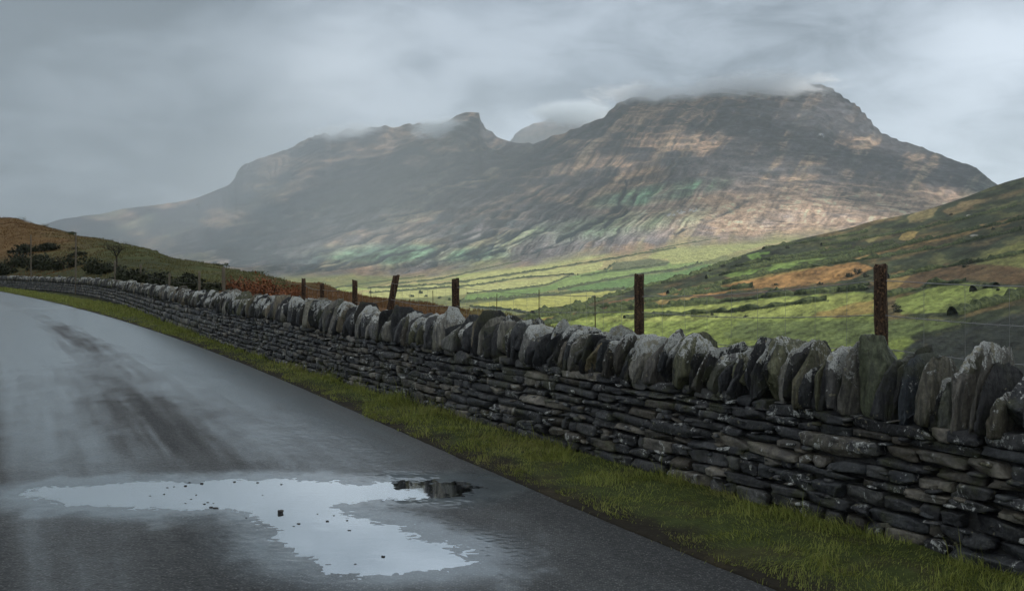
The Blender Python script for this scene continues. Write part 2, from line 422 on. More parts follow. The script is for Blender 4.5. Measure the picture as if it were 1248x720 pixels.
C = C * np.clip(1 + .16 * fbm(PX / 4, PY / 2.2, oct=3, seed=77) + on * 1.15 * lerp(nh, nq, 1 - sst(PX, 780, 900) * .7 - .3 * sst(tq, .5, .8)), .18, 3)[..., None]
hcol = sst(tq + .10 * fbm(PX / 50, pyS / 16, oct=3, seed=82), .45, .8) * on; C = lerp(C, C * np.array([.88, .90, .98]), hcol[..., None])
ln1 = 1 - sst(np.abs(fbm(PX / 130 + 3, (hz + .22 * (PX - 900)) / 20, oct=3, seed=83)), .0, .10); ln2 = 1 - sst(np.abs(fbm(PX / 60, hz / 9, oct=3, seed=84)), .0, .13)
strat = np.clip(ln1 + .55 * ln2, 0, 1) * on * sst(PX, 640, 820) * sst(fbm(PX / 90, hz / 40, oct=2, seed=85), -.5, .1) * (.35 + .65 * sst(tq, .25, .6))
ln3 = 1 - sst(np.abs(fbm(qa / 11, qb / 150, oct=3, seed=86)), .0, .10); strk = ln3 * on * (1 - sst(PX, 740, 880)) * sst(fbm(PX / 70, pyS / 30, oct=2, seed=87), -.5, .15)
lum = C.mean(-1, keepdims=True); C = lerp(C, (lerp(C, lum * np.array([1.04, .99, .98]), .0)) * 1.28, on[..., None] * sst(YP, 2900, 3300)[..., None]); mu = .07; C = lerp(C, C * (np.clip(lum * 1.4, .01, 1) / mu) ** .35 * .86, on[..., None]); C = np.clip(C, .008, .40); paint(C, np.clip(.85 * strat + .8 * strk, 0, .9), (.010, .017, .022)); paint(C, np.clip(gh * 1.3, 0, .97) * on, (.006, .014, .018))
mat_far = terrain_mat('mountain_ground', .03, .12, .55, 16.0, (1, 1, 2.4))
i0 = int(np.searchsorted(rowsA, 3000))
nc = len(PXC)
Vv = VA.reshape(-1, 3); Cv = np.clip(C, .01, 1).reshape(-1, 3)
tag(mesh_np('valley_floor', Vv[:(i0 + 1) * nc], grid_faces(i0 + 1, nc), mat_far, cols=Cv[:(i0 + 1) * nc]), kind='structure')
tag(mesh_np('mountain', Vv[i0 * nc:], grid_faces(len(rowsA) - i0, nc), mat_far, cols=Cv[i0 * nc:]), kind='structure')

# farther mountains -----------------------------------------------------------------------------


def ridge(name, crest, Yf, Yc, foot, seed, nrow, pal):
    crest = np.array(crest, float); rows = np.concatenate([np.linspace(Yf, Yc, nrow, endpoint=False), np.linspace(Yc, Yc + 2500, 14)])
    PXc = PXC[(PXC > crest[0, 0] - 1) & (PXC < crest[-1, 0] + 1)]
    P, Y = np.meshgrid(PXc, rows); U = (P - 624) / F; X = U * Y
    cy = np.interp(P, crest[:, 0], crest[:, 1]); cy = np.minimum(cy, foot - 1)
    tq = np.clip((Y - Yf) / (Yc - Yf), 0, 1); hi = sst(HOR - smooth_interp(P, crest[:, 0], crest[:, 1], 45), 60, 150)
    sh = lerp(.6 * tq + .4 * tq**2, .5 * tq + .5 * sst(tq, .5, 1), hi)
    cyS = np.minimum(smooth_interp(P, crest[:, 0], crest[:, 1], 60), foot - 1); py = foot + (lerp(cyS, cy, sst(tq, .65, .98)) - foot) * sh; Z = EYE + (HOR - py) / F * Y
    Z = np.where(Y > Yc, EYE + (HOR - cy) / F * Yc - (Y - Yc) * .25, Z)
    per = 60 + 15 * fbm(X / 1200, Y / 900, oct=2, seed=seed); hz = Z + 40 * fbm(X / 600, Y / 500, oct=2, seed=seed + 1)
    ph = (hz / per) % 1; tm = sst(tq, .55, .8) * hi
    qa = (P - 400) * .36 + py * .93 + 6 * fbm(X / 800, Y / 650, oct=2, seed=seed + 5); qb = -(P - 400) * .9 + py * .42
    g = 1 - sst(np.abs(fbm(qa / 13, qb / 200, oct=3, seed=seed + 2)), 0, .13)
    Z = Z + (sst(ph, .55, 1) - ph) * per * .4 * tm - 7 * g * sst(tq, .03, .2) * (1 - tm) + 28 * fbm(X / 450, Y / 450, oct=5, seed=seed + 3)
    Z = Z + 7 * fbm(P / 7, Y / 100, oct=3, seed=seed + 9) * sst(tq, .7, 1)
    Cc = np.ones(P.shape + (3,)) * heath * 3.0 * (1 + 1.2 * fbm(qa / 4, qb / 60, oct=4, seed=seed + 8))[..., None]
    n = fbm(P / 60, py / 18, oct=4, seed=seed + 6); n2 = fbm(qa / 10, qb / 120, oct=3, seed=seed + 7)
    paint(Cc, sst(n + .6 * n2, -.2, .5) * .85, brown * 1.1); paint(Cc, sst(n2, 0, .5) * .5, grn)
    paint(Cc, g * .85, (.018, .028, .034)); paint(Cc, tm * sst(ph, .6, .8) * sst(n, -.3, .3) * .5, rock)
    return tag(mesh_np(name, np.stack([X, Y, Z], -1).reshape(-1, 3), grid_faces(len(rows), len(PXc)), mat_far, cols=Cc.reshape(-1, 3)), kind='structure')


ridge('far_peak', [(560, 230), (600, 190), (622, 172), (630, 162), (640, 156), (652, 150), (668, 143), (690, 136), (715, 133), (750, 133), (790, 140), (860, 170), (960, 300)], 8600, 11200, 330, 141, 70, None)

# hillside on the right (cloud shadowed spur) ------------------------------------------------------
crestB = np.array([(380, 470), (520, 425), (600, 397), (640, 386), (680, 376), (722, 366), (753, 358), (774, 351), (815, 342), (847, 333), (878, 323), (905, 311), (940, 299), (985, 289), (1030, 279), (1065, 269),
                   (1100, 262), (1125, 256), (1150, 249), (1180, 239), (1205, 229), (1225, 222), (1248, 216), (1290, 205), (1400, 182), (1700, 150), (2300, 150)], float)
YcB = lambda p: smooth_interp(p, [380, 640, 800, 940, 1100, 1250, 1700], [650, 780, 1000, 1200, 1380, 1500, 1650], 30)
PXb = np.concatenate([np.linspace(380, 1310, 800), np.linspace(1318, 2300, 60)])
TB = np.concatenate([np.linspace(0, 1, 300, endpoint=False), 1 + np.linspace(0, 1, 14) ** 1.5])
P, T = np.meshgrid(PXb, TB); yc = YcB(P); cB = np.interp(P, crestB[:, 0], crestB[:, 1])
Y0 = 230.; tt = np.clip(T, 0, 1); Y = np.where(T <= 1, Y0 + (yc - Y0) * tt, yc + (T - 1) * 900)
zc = EYE + (HOR - cB) / F * yc; zb = -34 + (zc + 34) * (.35 * tt + .65 * tt**1.8) - 14 * np.sin(np.pi * np.clip(tt * 1.3, 0, 1)) * sst(P, 1300, 700)
Zs = np.where(T <= 1, zb, zc - (T - 1) * 420); U = (P - 624) / F; X = U * Y
Zs = Zs + sst(tt, 0, .2) * (3.0 * fbm(X / 60, Y / 60, oct=4, seed=201) + 5 * fbm(X / 220, Y / 160, oct=2, seed=202)) * np.where(T > .97, .35, 1)
PYb = HOR - (Zs - EYE) / Y * F
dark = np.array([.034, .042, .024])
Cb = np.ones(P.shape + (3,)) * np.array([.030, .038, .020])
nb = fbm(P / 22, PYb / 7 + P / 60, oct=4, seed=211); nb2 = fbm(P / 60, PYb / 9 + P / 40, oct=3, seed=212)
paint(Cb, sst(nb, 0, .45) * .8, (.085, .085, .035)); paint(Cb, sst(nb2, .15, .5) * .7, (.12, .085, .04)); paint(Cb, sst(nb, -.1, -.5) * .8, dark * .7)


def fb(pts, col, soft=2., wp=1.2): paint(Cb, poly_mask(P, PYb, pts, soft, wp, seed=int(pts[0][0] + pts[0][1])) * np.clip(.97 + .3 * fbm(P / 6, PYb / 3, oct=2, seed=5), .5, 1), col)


fb([(640, 388), (700, 379), (784, 374), (867, 369), (940, 361), (1045, 356), (1065, 358), (1065, 392), (1124, 420), (1124, 450), (400, 470)], (.14, .175, .045), 3)
fb([(700, 392), (790, 378), (870, 371), (964, 363), (1063, 357), (1063, 370), (1000, 385), (916, 388), (800, 392)], (.19, .215, .062), 2)
fb([(985, 384), (1030, 372), (1066, 366), (1066, 381), (1021, 388)], (.2, .15, .05), 3)
fb([(1092, 364), (1130, 352), (1172, 345), (1248, 352), (1330, 348), (1330, 356), (1219, 366), (1171, 379), (1098, 383)], (.15, .185, .05), 2)
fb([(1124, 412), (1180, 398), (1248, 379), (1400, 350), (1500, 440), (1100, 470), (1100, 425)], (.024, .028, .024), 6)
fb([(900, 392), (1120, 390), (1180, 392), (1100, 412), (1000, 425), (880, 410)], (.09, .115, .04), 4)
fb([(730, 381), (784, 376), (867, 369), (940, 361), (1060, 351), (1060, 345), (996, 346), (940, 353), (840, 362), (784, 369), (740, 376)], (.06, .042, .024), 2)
fb([(800, 358), (860, 348), (900, 340), (960, 330), (1044, 320), (1066, 327), (1040, 340), (996, 346), (900, 354), (860, 361), (815, 363)], (.22, .125, .048), 1.5)
fb([(800, 362), (836, 355), (888, 343), (940, 333), (940, 330), (857, 349), (813, 358)], (.21, .12, .048), 1.5)
fb([(760, 374), (784, 368), (836, 363), (850, 362), (840, 367), (784, 374)], (.17, .13, .05), 1.2)
fb([(640, 392), (690, 383), (718, 378), (716, 383), (680, 392), (650, 396)], (.2, .13, .05), 1.5)
fb([(720, 376), (745, 368), (774, 362), (774, 370), (745, 376)], (.13, .075, .04), 1.5)
fb([(840, 351), (878, 343), (940, 332), (1000, 322), (1060, 309), (1073, 305), (1060, 313), (1000, 325), (940, 337), (878, 348)], (.20, .155, .055), 1.2)
fb([(1000, 321), (1040, 313), (1072, 305), (1110, 296), (1155, 285), (1190, 276), (1248, 262), (1300, 255), (1300, 261), (1248, 269), (1155, 291), (1100, 303), (1050, 316)], (.19, .125, .05), 1.5)
fb([(930, 322), (960, 315), (1010, 309), (1060, 303), (1040, 311), (990, 318), (950, 327)], (.11, .155, .045), 1.2)
fb([(880, 335), (910, 328), (960, 322), (1010, 318), (970, 328), (900, 340)], (.1, .15, .04), 1.2)
fb([(910, 312), (935, 306), (936, 309), (918, 316)], (.12, .2, .05), 1.)
fb([(1096, 291), (1100, 284), (1112, 281), (1121, 283), (1115, 289), (1104, 294)], (.26, .19, .07), 1.2)
fb([(1052, 293), (1070, 287), (1085, 284), (1078, 289), (1060, 296)], (.17, .15, .06), 1.5)
fb([(1110, 262), (1130, 255), (1146, 252), (1140, 262), (1120, 270), (1106, 271)], (.17, .14, .065), 3)
fb([(1150, 258), (1175, 246), (1200, 242), (1185, 254), (1160, 263)], (.16, .12, .06), 3)
fb([(1180, 330), (1200, 312), (1240, 296), (1320, 280), (1330, 330), (1248, 327), (1200, 330)], (.115, .12, .04), 4)
fb([(1066, 350), (1100, 338), (1150, 322), (1210, 322), (1260, 329), (1330, 330), (1330, 345), (1248, 347), (1171, 341), (1092, 358)], (.085, .055, .028), 3)
fb([(1079, 334), (1100, 330), (1110, 336), (1092, 352), (1075, 353)], (.17, .12, .045), 2)
for (x0, y0, w) in ((1187, 287, 6), (1193, 289, 4), (1180, 263, 3), (1150, 300, 3)):
    paint(Cb, sst(1 - np.hypot((P - x0) / w, (PYb - y0) / 1.8), 0, .4), (.3, .29, .25))
HEDGE_B = [([(648, 383), (701, 374.8), (722, 368.5), (753, 359), (774, 352), (815, 343.5), (847, 335), (878, 324.8), (905, 313)], 2.6),
           ([(660, 396), (700, 388), (732, 380), (784, 375.8), (867, 369.6), (940, 361), (1000, 357), (1060, 353)], 3.0),
           ([(640, 390), (680, 381), (722, 376), (784, 367.5), (836, 360), (888, 353), (920, 350)], 2.4), ([(813, 359), (857, 351), (899, 342.5), (940, 333), (1000, 323), (1060, 309), (1155, 287), (1248, 267), (1300, 260)], 2.4),
           ([(860, 340), (900, 330), (960, 318), (1020, 311), (1060, 302), (1090, 296)], 2.2), ([(890, 326), (930, 319), (985, 309), (1040, 301)], 1.8),
           ([(1066, 366), (1100, 357), (1140, 348), (1180, 343)], 2.2), ([(1160, 385), (1200, 374), (1248, 362), (1300, 350)], 3.4), ([(1185, 356), (1200, 350), (1216, 351)], 2.2),
           ([(930, 302), (980, 296), (1060, 282)], 1.4), ([(760, 388), (840, 383), (900, 379), (960, 372), (1010, 366)], 1.6), ([(900, 366), (960, 360), (1030, 352), (1062, 347)], 2.0), ([(960, 330), (1020, 321), (1080, 313), (1140, 303), (1200, 290), (1248, 280)], 1.8),
           ([(1080, 340), (1140, 328), (1200, 318), (1260, 306)], 1.6), ([(1000, 300), (1060, 290), (1120, 279), (1180, 266), (1240, 250)], 1.6)]
for h, w in HEDGE_B: paint(Cb, line_mask(P, PYb, h, w * 1.2, seed=int(h[0][0])) * .85, (.022, .028, .016))
Cb = Cb * np.clip(1 + .5 * fbm(P / 3.5, PYb / 2, oct=3, seed=219) + .75 * fbm(P / 16, (PYb + P * .35) / 3.5, oct=4, seed=220), .25, 2.2)[..., None]
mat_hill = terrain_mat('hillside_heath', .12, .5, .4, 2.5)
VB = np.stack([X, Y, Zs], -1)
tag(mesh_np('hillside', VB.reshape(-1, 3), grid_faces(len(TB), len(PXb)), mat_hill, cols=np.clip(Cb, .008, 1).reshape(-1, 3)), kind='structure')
YB, ZB, PXB = Y, Zs, PXb


def cast(px, py, which):
    """where the sight line through a photo point meets the far terrain"""
    if which == 'A': g, Yg, Zg, cols = PY, YY, ZA, PXC
    else: g, Yg, Zg, cols = PYb, YB, ZB, PXB
    j = int(np.clip(np.searchsorted(cols, px), 0, len(cols) - 1)); c = g[:, j]
    k = np.nonzero((c <= py) & (Yg[:, j] > (1150 if which == 'A' and py < 366 else 500 if which == 'A' else 300)))[0]
    k = k[0] if len(k) else len(c) - 20
    return np.array([(px - 624) / F * Yg[k, j], Yg[k, j], Zg[k, j]])


# ------------------------------------------------------------------ near ground: verge level, shelf and hill behind the wall
crC = np.array([(-700, 215), (-300, 235), (-60, 258), (0, 266), (12, 266), (30, 270), (50, 274), (80, 283), (100, 289), (130, 294), (150, 298), (180, 304), (200, 312), (215, 317), (240, 322), (262, 325), (275, 328), (300, 332),
                (325, 337), (345, 342), (390, 349), (450, 362), (520, 372), (600, 383), (640, 392), (720, 412), (800, 440), (1000, 500), (1248, 560), (2600, 700)], float)
YcC = lambda p: smooth_interp(p, [-700, 0, 150, 260, 400, 600, 720, 850, 1250, 2600], [260, 200, 165, 135, 105, 66, 46, 30, 14, 9], 25)


def ground_z(x, y):
    x = np.asarray(x, float); y = np.asarray(y, float)
    yy = np.maximum(y, .5); p = np.clip(624 + F * x / yy, -700, 2600)
    p = np.where(y < .5, np.where(x > 0, 2600, -700), p)
    d = dwall(x, y)
    yc = YcC(p); zc = EYE + (HOR - np.interp(p, crC[:, 0], crC[:, 1])) / F * yc
    # wall distance along this sight line
    ywl = np.interp(p, PW[0], PW[1])
    q = np.clip((y - ywl - 1) / np.maximum(yc - ywl - 1, 1), 0, 1)
    rise = zc * lerp(q, sst(q, 0, 1), .5)
    drop = np.clip(y - yc, 0, None) * np.where(p < 330, .20, .13)
    z = np.where((d > .3) & (y > .5), rise - drop, 0.)
    far = np.hypot(x, y); side = np.where(y <= .5, np.clip(far - 60, 0, None) * .1, 0)
    z = np.where(y <= .5, -side, z)
    z = np.where((d <= .3), -.07 - np.where(droad(x, y) < -5.2, 0, 0) , z)
    return np.maximum(z, -62.), d


_Y = np.linspace(1.0, 160, 4000); _p = 624 + F * xw(_Y) / _Y
o_ = np.argsort(_p); PW = (_p[o_], _Y[o_])
th = np.concatenate([np.linspace(-180, -45, 60, endpoint=False), np.linspace(-45, -28, 30, endpoint=False), np.linspace(-28, 28, 700, endpoint=False), np.linspace(28, 60, 60, endpoint=False), np.linspace(60, 180, 50)])
rr = np.concatenate([[0.3, 1.5], np.geomspace(3, 420, 330), np.array([520, 700, 1000, 2000, 4000, 9000, 20000, 45000.])])
TH, RR = np.meshgrid(np.radians(th), rr); X = np.sin(TH) * RR; Y = np.cos(TH) * RR
Zg, D = ground_z(X, Y)
amp = sst(D, 1.2, 6) * (1 - sst(RR, 380, 500))
Zg = Zg + amp * (.35 * fbm(X / 9, Y / 9, oct=4, seed=301) + .12 * fbm(X / 1.6, Y / 1.6, oct=3, seed=302)) * np.clip(RR / 60, .25, 1.4)
Zg = np.where(RR > 420, -62, Zg)
PYg = HOR - (Zg - EYE) / np.maximum(Y, .5) * F; PXg = 624 + F * X / np.maximum(Y, .5)
Cg = np.ones(X.shape + (3,)) * np.array([.075, .085, .032])
ngx = fbm(X / 7, Y / 7, oct=4, seed=311); ngy = fbm(X / 2.2, Y / 2.2, oct=3, seed=312)
paint(Cg, sst(ngx, -.1, .4) * .8, (.115, .105, .04)); paint(Cg, sst(ngy, .1, .5) * .6, (.05, .06, .022))
lb = sst(PXg + (PYg - 290) * 2 + 60 * ngx, 170, 0); paint(Cg, np.clip(lb * 1.0, 0, .75), (.17, .09, .038))
paint(Cg, sst(PYg + 6 * ngx, 306, 322) * sst(PXg, 260, 180) * .7, (.045, .05, .025))
PXq = PXg + 90 * fbm(X / 6, Y / 6, oct=4, seed=315); br = sst(PXq, 300, 400) * (1 - sst(PXq, 540, 700)); paint(Cg, np.clip(br * (.85 + ngx), 0, 1), (.15, .075, .035))
br = sst(PXq, 520, 620) * (1 - sst(PXq, 680, 800)); paint(Cg, np.clip(br * (.9 + ngx), 0, 1), (.20, .15, .05))
paint(Cg, sst(PXq, 690, 800) * (Y > .5), (.085, .095, .035))
mat_near = terrain_mat('rough_pasture', 1.1, 5.0, .45, .12)
tag(mesh_np('ground', np.stack([X, Y, Zg], -1).reshape(-1, 3), grid_faces(len(rr), len(th)), mat_near, cols=Cg.reshape(-1, 3)), kind='structure')

# ------------------------------------------------------------------ road with puddles, verges
PUD = [(40, 601), (70, 594), (130, 591), (200, 588.5), (300, 586), (360, 586), (400, 588), (440, 591), (500, 588), (560, 587), (580, 594), (560, 602), (500, 604), (450, 607), (408, 611), (400, 617), (415, 628),
       (440, 634), (465, 643), (500, 654), (540, 664), (556, 676), (545, 688), (500, 694), (450, 697), (410, 690), (375, 672), (355, 652), (335, 634), (315, 622), (290, 617), (230, 619), (160, 617), (90, 612)]
PUD2 = [(-60, 378), (0, 376.5), (60, 375.6), (118, 375.4), (126, 376.2), (110, 377), (40, 378), (0, 379), (-60, 381)]
wp1 = np.stack(px2ground(*np.array(PUD).T), 1); wp2 = np.stack(px2ground(*np.array(PUD2).T), 1)


def sdf(x, y, P):
    sh = x.shape; x = x.ravel(); y = y.ravel(); ins = np.zeros(x.shape, bool); dm = np.full(x.shape, 1e9)
    for i in range(len(P)):
        a, b = P[i], P[(i + 1) % len(P)]
        ins ^= ((a[1] > y) != (b[1] > y)) & (x < (b[0] - a[0]) * (y - a[1]) / (b[1] - a[1] + 1e-12) + a[0])
        ab = b - a; k = np.clip(((x - a[0]) * ab[0] + (y - a[1]) * ab[1]) / (ab @ ab), 0, 1)
        dm = np.minimum(dm, np.hypot(x - a[0] - k * ab[0], y - a[1] - k * ab[1]))
    return np.where(ins, dm, -dm).reshape(sh)


ys = [-4.]
while ys[-1] < 150: ys.append(ys[-1] + (max(.016, ys[-1] * .0026) if ys[-1] > 4.6 else .25))
s = s_of_Yr(np.array(ys)); q = np.linspace(0, 1, 240)
def road_w(S_):
    x, y, tx, ty, nx, ny = frame_at(RC, S_); w_ = (x + .486 * y) / (nx + .486 * ny)
    return np.where(y < 5, 3.62, lerp(np.clip(w_, 3.3, 5.5), 3.9, sst(y, 48, 75)))
S, Q = np.meshgrid(s, q, indexing='ij'); WD = road_w(s)[:, None]; WD = smooth_interp(S, s, WD[:, 0], .8); Q = Q * WD; x, y, tx, ty, nx, ny = frame_at(RC, S); RW = WD
edge = .05 * fbm(S / .5, 0 * S, oct=3, seed=401)
X = x - nx * (Q + edge * (1 - Q / RW) + edge * 0); Y = y - ny * Q
camber = .018 * (1 - ((Q - RW / 2) / (RW / 2))**2)
camber = camber - .010 * np.exp(-((Q - 1.05) / .33)**2) - .010 * np.exp(-((Q - 2.95) / .33)**2)
s1 = np.full(X.shape, -9.); near = (Y > 4.9) & (Y < 9.4); s1[near] = sdf(X[near], Y[near], wp1)
s2 = np.full(X.shape, -9.); far = (Y > 35) & (Y < 56); s2[far] = sdf(X[far], Y[far], wp2)
wn = .11 * fbm(X / .30, Y / .42, oct=5, seed=402, gain=.68)
WL = .0
inp = sst(s1 + wn, -.35, .16)
Zr = camber + .0015 * fbm(X / .8, Y / .8, oct=2, seed=403)
Zr = lerp(Zr, WL + .0026 - .0064 * sst(s1 + wn, -.34, .30), sst(s1, -.85, -.40))
Zr = np.where(s2 > -3, lerp(Zr, -.006, sst(s2 + .5 * fbm(X / .9, Y / 2.2, oct=3, seed=406), -1.0, .5)), Zr)
Zr = Zr + (.0026 - .0013 * sst(s1, -.5, -.2)) * fbm(X / .028, Y / .028, oct=2, seed=404) * sst(14 - Y, 0, 4) + .001 * fbm(X / .12, Y / .12, oct=2, seed=405)
ru = fbm(X / .9, Y / 2.2, oct=4, seed=406); ru2 = fbm(X / .22, Y / .35, oct=3, seed=407)
dryc = np.exp(-((Q - 2.2 - .2 * ru) / .5)**2) * np.clip(sst(Y, 7.3, 6.6) + np.exp(-((Y - 11.4 + .6 * ru2) / 2.2)**4) + .8 * np.exp(-((Y - 26 + ru2) / 6.5)**4) + .15, 0, 1)
dryc = np.clip(.30 * np.exp(-((Q - 2.15) / .6)**2) + .72 * dryc * (.75 + .6 * fbm(Q / .13, S / 3.0, oct=3, seed=410)), 0, 1) * sst(Y, 70, 50)
dryc = dryc * (1 - .0 * sst(Y, 30, 60))
wet = .82 - .80 * dryc + .15 * ru + .12 * ru2 + .17 * fbm(Q / .12, S / 2.6, oct=3, seed=411) - .40 * sst(Y, 10, 5.5) - .35 * np.exp(-(Q / .8)**2) * sst(Y, 12, 7) + .35 * sst(Y, 12, 26) - .35 * np.exp(-(Q / .38)**2) - .35 * np.exp(-((RW - Q) / .10)**2)
wet = np.clip(wet + .9 * sst(s1 + 1.5 * ru2 * .2, -.55, .05), 0, 1)
m, t, b = simple_mat('wet_asphalt', .5, .5)
co = t.n('ShaderNodeTexCoord').outputs['Object']
gr = t.noise(co, 90, 2, .6); gr2 = t.noise(co, 28, 3, .6); big = t.noise(co, 1.3, 4, .55)
vor = t.n('ShaderNodeTexVoronoi'); vor.inputs['Scale'].default_value = 75; t.put(vor.inputs['Vector'], co)
we = attr(t, 'wet').outputs['Fac']
vc = t.n('ShaderNodeSeparateColor'); t.put(vc.inputs[0], vor.outputs['Color'])
chip = t.m('MULTIPLY', t.rng(vc.outputs[0], .35, .95), t.rng(vor.outputs['Distance'], .55, .25))
t.put(b.inputs['Base Color'], t.mix(chip, t.mix(gr, (.006, .007, .008), (.04, .041, .043)), (.13, .13, .13)))
wetn = t.m('ADD', we, t.m('MULTIPLY', t.m('SUBTRACT', gr2, .5), .5))
t.put(b.inputs['Roughness'], t.rng(wetn, .0, 1., .66, .30, False))
t.put(b.inputs['Specular IOR Level'], t.rng(wetn, 0, 1, .25, .7, False))
h = t.m('ADD', t.m('MULTIPLY', vor.outputs['Distance'], .5), t.m('MULTIPLY', gr2, .6))
bp = t.n('ShaderNodeBump'); bp.inputs['Distance'].default_value = .011; t.put(bp.inputs['Height'], h); t.put(bp.inputs['Strength'], t.m('MULTIPLY', t.rng(wetn, 0, 1, 1.0, .36, False), t.rng(attr(t, 'film').outputs['Fac'], 0, 1, 1, .22, False)))
t.put(b.inputs['Normal'], bp.outputs[0])
film = attr(t, 'film').outputs['Fac']; t.put(b.inputs['Coat Roughness'], t.rng(film, 0, 1, .20, .05, False)); b.inputs['Coat IOR'].default_value = 1.33
t.put(b.inputs['Coat Weight'], t.m('MAXIMUM', t.rng(wetn, .35, .95, 0, 1, False), film)); b.inputs['Coat Tint'].default_value = (.9, .97, 1, 1); b.inputs['Specular Tint'].default_value = (.82, .93, 1, 1)
tag(mesh_np('road', np.stack([X, Y, Zr], -1).reshape(-1, 3), grid_faces(len(s), len(q)), m, attrs={'wet': wet, 'film': sst(s1 + wn, -.62, -.16)}), kind='structure')

wm, t, b = simple_mat('puddle_water', .015, .5)
b.inputs['IOR'].default_value = 1.4; b.inputs['Transmission Weight'].default_value = 1; b.inputs['Base Color'].default_value = (.86, .91, .94, 1); b.inputs['Metallic'].default_value = .78
co = t.n('ShaderNodeTexCoord').outputs['Object']; bump(t, b, t.noise(t.scale(co, (1, 1.6, 1)), 5, 2), .05, .01)


def pool(name, P, z, grow, n=48):
    c = P.mean(0); a, bb = P.min(0) - grow, P.max(0) + grow
    gx, gy = np.meshgrid(np.linspace(a[0], bb[0], n * 2), np.linspace(a[1], bb[1], n), indexing='xy')
    dd = sdf(gx, gy, P); F_ = grid_faces(n, n * 2); keep = (dd.ravel()[F_] > -grow).any(1)
    V = np.stack([gx, gy, gx * 0 + z], -1).reshape(-1, 3); us, inv = np.unique(F_[keep], return_inverse=True)
    return tag(mesh_np(name, V[us], inv.reshape(-1, 4), wm), kind='structure')


pool('puddle', wp1, WL, .36, 90)

# verges ----------------------------------------------------------
soilm = terrain_mat('verge_soil', 9, 40, .5, .02, rough=.8)


def verge_z(v, S):      # v metres right of the road edge
    return .008 + .014 * sst(v, .05, .35) + .02 * fbm(S / .4, v / .3, oct=3, seed=421) * sst(v, .05, .2)


s = s_of_Yr(np.concatenate([np.arange(-4, 5, .2), np.arange(5, 14, .05), np.geomspace(14, 150, 420)])); v = np.concatenate([[-.06], np.linspace(-.02, 2.4, 56)])
S, V_ = np.meshgrid(s, v, indexing='ij'); x, y, tx, ty, nx, ny = frame_at(RC, S)
Zv = verge_z(V_, S); Zv[:, 0] = -.1
X = x + nx * V_; Y = y + ny * V_
cv = np.ones(X.shape + (3,)) * np.array([.020, .017, .012]); n = fbm(X / .3, Y / .3, oct=3, seed=425)
paint(cv, sst(V_ + .2 * n, .10, .35), (.045, .058, .018)); paint(cv, sst(n, .1, .5) * .5, (.05, .04, .022))
Xn = X
Zv = np.where(dwall(X, Y) > .25, -.05, Zv)
tag(mesh_np('grass_verge', np.stack([X, Y, Zv], -1).reshape(-1, 3), grid_faces(len(s), len(v)), soilm, cols=cv.reshape(-1, 3)), kind='structure')
v = np.concatenate([[-.06], np.linspace(-.02, 3.0, 30)])
S, V_ = np.meshgrid(s, v, indexing='ij'); x, y, tx, ty, nx, ny = frame_at(RC, S)
Zl = verge_z(V_ * .8, S + 50); Zl[:, 0] = -.1; RW = road_w(S); X = x - nx * (RW + V_); Y = y - ny * (RW + V_)
cv = np.ones(X.shape + (3,)) * np.array([.024, .024, .018]); paint(cv, sst(V_, .3, .6), (.035, .045, .014))
tag(mesh_np('grass_verge', np.stack([X, Y, Zl], -1).reshape(-1, 3), grid_faces(len(s), len(v)), soilm, cols=cv.reshape(-1, 3)), kind='structure')

gm_, t, b = simple_mat('grass_blades', .6, .25)
t.put(b.inputs['Base Color'], attr(t)); b.inputs['Subsurface Weight'].default_value = 0
tr = t.n('ShaderNodeBsdfTranslucent'); t.put(tr.inputs[0], attr(t)); mx = t.n('ShaderNodeMixShader'); mx.inputs[0].default_value = .3
t.nt.links.new(b.outputs[0], mx.inputs[1]); t.nt.links.new(tr.outputs[0], mx.inputs[2]); t.nt.links.new(mx.outputs[0], t.nt.nodes['Material Output'].inputs[0])


def blades(base, h, w, lean, cols):
    """curved grass blades: base (n,3), h, w (n), lean (n,2)"""
    n = len(base); az = rng.uniform(0, 2 * np.pi, n); wx, wy = np.cos(az) * w, np.sin(az) * w
    V = np.zeros((n, 5, 3))
    up = np.stack([lean[:, 0], lean[:, 1], np.sqrt(np.clip(1 - (lean**2).sum(1), .15, 1))], 1)
    mid = base + up * (h * .5)[:, None]; mid[:, 2] += h * .06
    tip = base + up * h[:, None] + np.stack([lean[:, 0] * h * .5, lean[:, 1] * h * .5, -np.hypot(lean[:, 0], lean[:, 1]) * h * .45], 1)
    W_ = np.stack([wx, wy, 0 * wx], 1)
    V[:, 0] = base - W_; V[:, 1] = base + W_; V[:, 2] = mid - W_ * .75; V[:, 3] = mid + W_ * .75; V[:, 4] = tip
    i = np.arange(n)[:, None] * 5
    return V.reshape(-1, 3), [np.concatenate([i + 0, i + 1, i + 3, i + 2], 1), np.concatenate([i + 2, i + 3, i + 4], 1)], np.repeat(cols, 5, 0)


def grass_cols(n, x, y):
    a = rng.uniform(0, 1, n)[:, None]; base = lerp(np.array([.11, .145, .030]), np.array([.33, .35, .085]), a)
    c = fbm(x / .8, y / .8, oct=3, seed=431)[:, None] + rng.normal(0, .25, n)[:, None]
    base = lerp(base, np.array([.26, .235, .09]), np.clip(c * 1.3 - .3, 0, .8))
    return base


